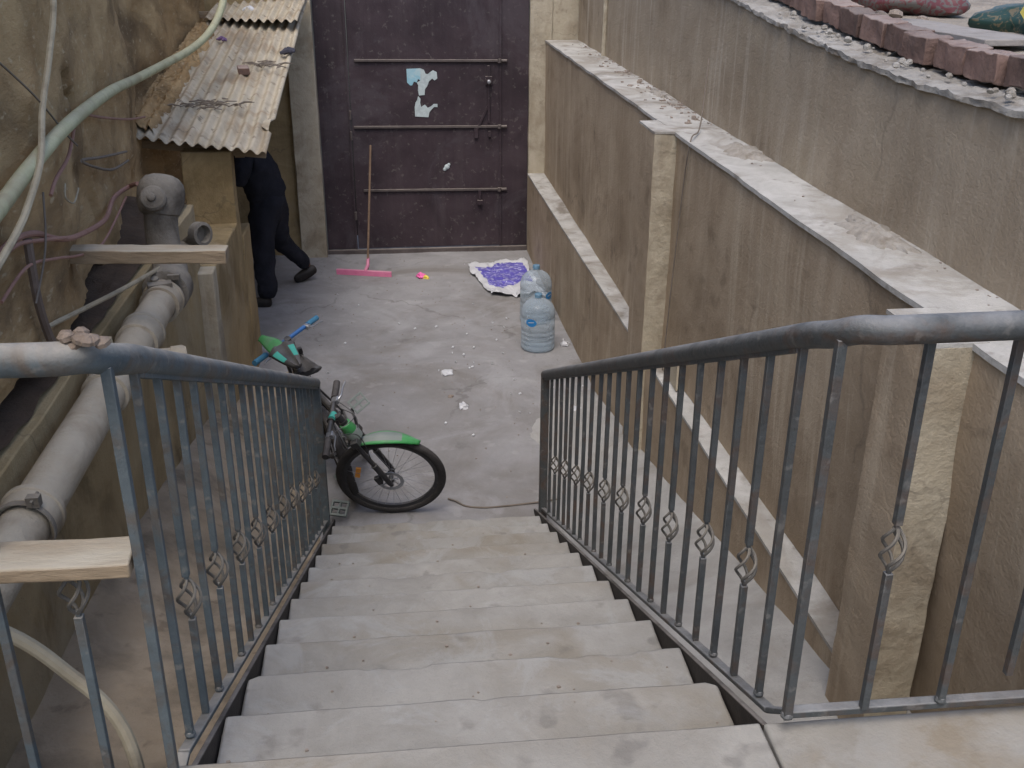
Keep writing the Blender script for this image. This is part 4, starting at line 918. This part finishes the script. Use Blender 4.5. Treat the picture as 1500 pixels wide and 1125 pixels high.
# ------------------------------------------------------------------ person
def skin(name, chains, mt, parent, sub=2):
    """chains: list of lists of (pos, rx, ry) sharing joints by position"""
    vs, es, rad, idx = [], [], [], {}
    for ch in chains:
        prev = None
        for p, rx, ry in ch:
            key = tuple(round(q, 4) for q in p)
            if key not in idx: idx[key] = len(vs); vs.append(Vector(p)); rad.append((rx, ry))
            i = idx[key]
            if prev is not None and prev != i: es.append((prev, i))
            prev = i
    off = Vector(parent['_o']); me = bpy.data.meshes.new(name); me.from_pydata([p - off for p in vs], es, []); me.materials.append(M[mt])
    o = bpy.data.objects.new(name, me); COL.objects.link(o); o.parent = parent; o['_o'] = list(parent['_o'])
    md = o.modifiers.new('skin', 'SKIN'); md.use_smooth_shade = True
    for i, r in enumerate(rad): me.skin_vertices[0].data[i].radius = r
    me.skin_vertices[0].data[0].use_root = True
    s_ = o.modifiers.new('sub', 'SUBSURF'); s_.levels = sub; s_.render_levels = sub
    if mt == 'cloth_black':
        s_.levels = s_.render_levels = 3
        tx = bpy.data.textures.new('fold', 'CLOUDS'); tx.noise_scale = .11; tx.noise_depth = 2
        dm = o.modifiers.new('folds', 'DISPLACE'); dm.texture = tx; dm.strength = .045; dm.mid_level = .5
    return o
pe = thing('person', (-1.38, 8.2, FZ), 'person in black trousers and shoes bending under the tin roof, one leg stretched back', 'person')
pel = (-1.44, 8.16, -.76)
fh, fk, fa = (-1.50, 8.05, -.86), (-1.53, 7.98, -1.25), (-1.50, 7.92, -1.64)
bh, bk_, ba = (-1.42, 8.24, -.86), (-1.42, 8.38, -1.20), (-1.17, 8.70, -1.585)
sp1, sp2, nk, hd0, hd1 = (-1.50, 8.12, -.55), (-1.60, 8.10, -.30), (-1.70, 8.09, -.12), (-1.78, 8.09, -.03), (-1.84, 8.09, .06)
shl, shr = (-1.60, 7.92, -.26), (-1.60, 8.28, -.26)
ell, elr = (-1.66, 7.84, -.52), (-1.72, 8.36, -.50)
wrl, wrr = (-1.74, 7.96, -.44), (-1.88, 8.24, -.60)
def fingers(wr, d, side):
    wr, d, side = Vector(wr), Vector(d).normalized(), Vector(side).normalized(); dn = d.cross(side); out = []
    palm = wr + d*.05
    for k, L in enumerate((.065, .075, .07, .055)):
        r0 = wr + d*.045 + side*(.03 - .02*k); q = r0 + d*.045
        out.append([(tuple(palm), .03, .016), (tuple(q), .0095, .0095), (tuple(q + d*L*.5 + dn*.012), .0085, .0085), (tuple(q + d*L*.85 + dn*.035), .007, .007)])
    t = wr + d*.02 + side*.04
    out.append([(tuple(palm), .03, .016), (tuple(t + d*.02), .011, .011), (tuple(t + d*.055 + side*.012), .009, .009)])
    return [[(tuple(wr), .026, .02), (tuple(palm), .03, .016)]] + out
skin('body', [[(pel, .10, .13), (sp1, .10, .12), (sp2, .10, .13), (nk, .05, .05), (hd0, .075, .065), (hd1, .085, .07)],
    [(pel, .10, .13), (fh, .07, .07), (fk, .05, .05), (fa, .035, .035)], [(pel, .10, .13), (bh, .07, .07), (bk_, .05, .05), (ba, .035, .035)],
    [(sp2, .10, .13), (shl, .05, .05), (ell, .036, .036), (wrl, .026, .02)], [(sp2, .10, .13), (shr, .05, .05), (elr, .036, .036), (wrr, .026, .02)]]
    + fingers(wrl, (-.6, .5, -.2), (.2, .3, .8)) + fingers(wrr, (-.7, -.3, -.6), (.3, .7, -.2)), 'skin', pe, 2)
skin('trousers', [[(pel, .18, .20), ((-1.465, 8.155, -.62), .165, .19)],
    [(pel, .18, .20), (fh, .145, .145), ((-1.52, 8.0, -1.05), .125, .125), (fk, .110, .110), ((-1.52, 7.945, -1.45), .100, .100), ((-1.50, 7.92, -1.675), .095, .095)],
    [(pel, .18, .20), (bh, .150, .150), ((-1.42, 8.30, -1.04), .125, .125), (bk_, .105, .105), ((-1.30, 8.53, -1.40), .088, .088), ((-1.185, 8.68, -1.575), .076, .076)]], 'cloth_black', pe, 2)
skin('jacket', [[((-1.45, 8.16, -.78), .195, .215), ((-1.475, 8.14, -.64), .19, .21), (sp1, .185, .205), (sp2, .185, .215), ((-1.67, 8.095, -.17), .10, .10)],
    [(sp2, .185, .215), (shl, .10, .10), (ell, .080, .080), (tuple(Vector(wrl).lerp(Vector(ell), .12)), .055, .055)],
    [(sp2, .185, .215), (shr, .10, .10), (elr, .080, .080), (tuple(Vector(wrr).lerp(Vector(elr), .12)), .055, .055)]], 'cloth_black', pe, 2)
skin('hair', [[((-1.775, 8.09, .02), .088, .078), ((-1.83, 8.09, .10), .090, .078), ((-1.855, 8.09, .135), .06, .06)]], 'hair', pe, 2)
skin('nose', [[((-1.875, 8.09, .0), .016, .014), ((-1.905, 8.09, -.015), .012, .012)]], 'skin', pe, 1)
def shoe(heel, toe, sole_z):
    h, t = Vector(heel), Vector(toe)
    return [[(tuple(h), .055, .055), (tuple(h.lerp(t, .3)), .058, .062), (tuple(h.lerp(t, .68)), .046, .062), (tuple(t), .03, .046)]]
skin('shoe', shoe((-1.475, 7.915, FZ+.045), (-1.70, 7.93, FZ+.028), 0), 'shoe', pe, 2)
skin('shoe', shoe((-1.10, 8.715, FZ+.135), (-1.33, 8.61, FZ+.024), 0), 'shoe', pe, 2)

for o in bpy.data.objects:
    if '_o' in o: del o['_o']
